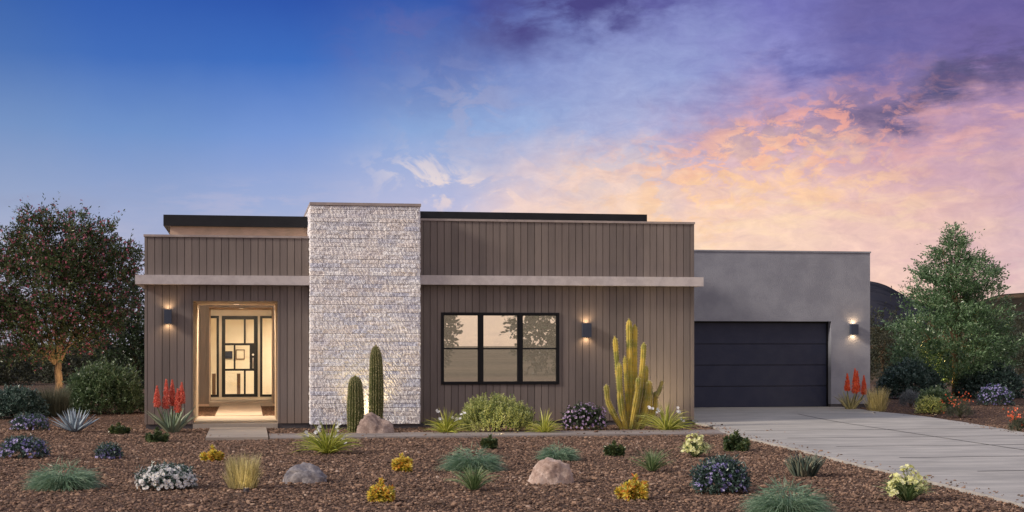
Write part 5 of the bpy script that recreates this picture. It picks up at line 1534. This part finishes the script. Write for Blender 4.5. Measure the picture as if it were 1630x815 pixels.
# cloud layers
def gauss(u, v, su, sv, slope=0.0):
    a = h.math('SUBTRACT', Uw, (u - CX) / 1000); b = h.math('SUBTRACT', h.math('SUBTRACT', Vw, (HZ - v) / 1000), h.math('MULTIPLY', a, slope))
    a = h.math('DIVIDE', a, su / 1000); b = h.math('DIVIDE', b, sv / 1000)
    r = h.math('ADD', h.math('MULTIPLY', a, a), h.math('MULTIPLY', b, b))
    return h.math('POWER', 2.718, h.math('MULTIPLY', r, -0.5))
def cloud_noise(sx, sy, scale, detail=6, rough=0.6, rot=0.0, off=0.0, lo=0.42, hi=0.62, dist=0.3):
    nd = h.n('ShaderNodeMapping'); h.setin(nd.inputs[0], base_vec); nd.inputs['Scale'].default_value = (sx, sy, 1); nd.inputs['Rotation'].default_value = (0, 0, rot); nd.inputs['Location'].default_value = (off, off * 1.7, 0)
    return h.rng(h.noise(nd.outputs[0], scale, detail, rough, dist).outputs['Fac'], lo, hi)
streak = cloud_noise(1, 3.2, 6, 7, 0.62, math.radians(-16), 3.0)
streak2 = cloud_noise(1, 4.5, 10, 7, 0.65, math.radians(-12), 9.0)
softb = cloud_noise(1, 1.7, 7, 8, 0.62, math.radians(20), 4.4, 0.34, 0.56)
streakb = cloud_noise(1, 4.0, 5, 8, 0.66, math.radians(-14), 2.2, 0.36, 0.54)
puff = cloud_noise(1, 1.6, 13, 8, 0.62, math.radians(-8), 5.0, 0.46, 0.575, 0.6)
puff2 = cloud_noise(1, 1.9, 24, 8, 0.65, math.radians(-8), 1.0, 0.46, 0.575, 0.5)
soft = cloud_noise(1, 1.5, 4.5, 6, 0.6, 0.0, 7.0, 0.35, 0.65)
layers = [
 (905, 18, 110, 34, 0.2, softb, 0.95, (70, 64, 128)),
 (1010, 20, 55, 22, 0.5, streak, 0.6, (84, 78, 150)),
 (690, 130, 90, 60, -0.2, soft, 0.30, (120, 124, 168)),
 (620, 60, 60, 30, 0.3, puff, 0.25, (110, 100, 160)),
 (740, 190, 70, 50, 0.0, puff, 0.35, (172, 168, 196)),
 (690, 290, 55, 22, -0.1, puff, 0.75, (226, 214, 216)),
 (770, 315, 60, 20, 0.0, puff, 0.65, (250, 220, 204)),
 (1300, 110, 160, 38, 0.25, streak, 0.65, (96, 94, 160)),
 (1500, 160, 170, 24, 0.25, streakb, 0.95, (84, 79, 122)),
 (1600, 130, 90, 22, 0.2, streak2, 0.7, (88, 76, 128)),
 (1560, 225, 110, 34, 0.15, streak2, 0.65, (232, 176, 168)),
 (1230, 225, 90, 26, 0.2, puff, 0.65, (150, 122, 160)),
 (1310, 215, 100, 34, 0.2, puff2, 0.6, (246, 170, 152)),
 (1250, 240, 90, 26, 0.1, puff, 0.6, (150, 128, 166)),
 (1180, 260, 120, 30, 0.1, puff2, 0.60, (250, 176, 150)),
 (1330, 290, 130, 34, 0.05, puff, 0.65, (255, 206, 160)),
 (1150, 310, 120, 34, 0.05, puff2, 0.70, (255, 208, 158)),
 (1250, 350, 180, 28, 0.0, streak2, 0.5, (255, 222, 180)),
 (1520, 300, 130, 40, 0.1, streak, 0.45, (206, 166, 178)),
 (1540, 410, 120, 24, 0.1, streak2, 0.5, (214, 172, 182)),
 (1000, 300, 160, 40, 0.1, puff, 0.4, (250, 214, 196)),
 (70, 340, 140, 22, 0.0, streak, 0.5, (148, 156, 188)),
 (420, 325, 110, 20, 0.0, streak2, 0.35, (190, 184, 208)),
 (130, 400, 200, 22, 0.0, streak2, 0.35, (204, 196, 210)),
]
for (u, v, su, sv, sl, nz, k, rgb) in layers:
    cur = h.mix(h.math('MULTIPLY', h.math('MULTIPLY', gauss(u, v, su, sv, sl), nz), k * 1.15, clamp=True), cur, lin(*rgb))
det = h.noise(h.scale(base_vec, (1, 2.0, 1)), 22, 7, 0.7, 0.6).outputs['Fac']
cur = h.mix(h.math('MULTIPLY', right, 0.8), cur, h.mix(1.0, cur, h.ramp(det, [(0.3, (0.83, 0.81, 0.88, 1)), (0.7, (1.12, 1.10, 1.06, 1))]), 'MULTIPLY'))
# overhead, out of the picture: sky brightened as added fill for the facade
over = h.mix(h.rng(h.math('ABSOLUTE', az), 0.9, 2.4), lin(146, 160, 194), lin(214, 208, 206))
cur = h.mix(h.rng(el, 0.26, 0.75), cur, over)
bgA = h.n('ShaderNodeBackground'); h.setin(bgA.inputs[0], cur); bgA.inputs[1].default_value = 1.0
SUN_EL, SUN_AZ = math.radians(27), math.radians(-103)      # azimuth from +Y, clockwise
sky = h.n('ShaderNodeTexSky', sky_type='NISHITA'); sky.sun_disc = False; sky.sun_elevation = SUN_EL; sky.sun_rotation = SUN_AZ
bgB = h.n('ShaderNodeBackground'); h.setin(bgB.inputs[0], sky.outputs[0]); bgB.inputs[1].default_value = 0.004
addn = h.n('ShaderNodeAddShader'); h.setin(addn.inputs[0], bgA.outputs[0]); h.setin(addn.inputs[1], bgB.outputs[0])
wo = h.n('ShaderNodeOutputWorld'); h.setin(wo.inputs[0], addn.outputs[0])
world.cycles.sampling_method = 'MANUAL'; world.cycles.sample_map_resolution = 512

sd = bpy.data.lights.new('sun', 'SUN'); sd.energy = 3.0; sd.angle = math.radians(9); sd.color = (1.0, 0.88, 0.765)
so = bpy.data.objects.new('sun', sd); COL.objects.link(so); so.location = (-20, -10, 20)
sv = Vector((math.sin(SUN_AZ) * math.cos(SUN_EL), math.cos(SUN_AZ) * math.cos(SUN_EL), math.sin(SUN_EL)))
so.rotation_euler = sv.to_track_quat('Z', 'Y').to_euler()

# ------------------------------------------------------------------ camera, render settings
cd = bpy.data.cameras.new('camera'); cam = bpy.data.objects.new('camera', cd); COL.objects.link(cam)
cam.location = EYE; cam.rotation_euler = (math.radians(90), 0, -YAW)
cd.sensor_width = 36.0; cd.lens = 36.0 * F_PX / 1630.0
cd.shift_y = (HZ - 407.5) / 1630.0; cd.clip_end = 8000; cd.clip_start = 0.1
scene.camera = cam
scene.view_settings.view_transform = 'Standard'; scene.view_settings.look = 'None'
scene.view_settings.exposure = 0.0; scene.view_settings.gamma = 1.0
scene.render.engine = 'CYCLES'; scene.cycles.use_denoising = True
scene.cycles.max_bounces = 8; scene.cycles.transparent_max_bounces = 12
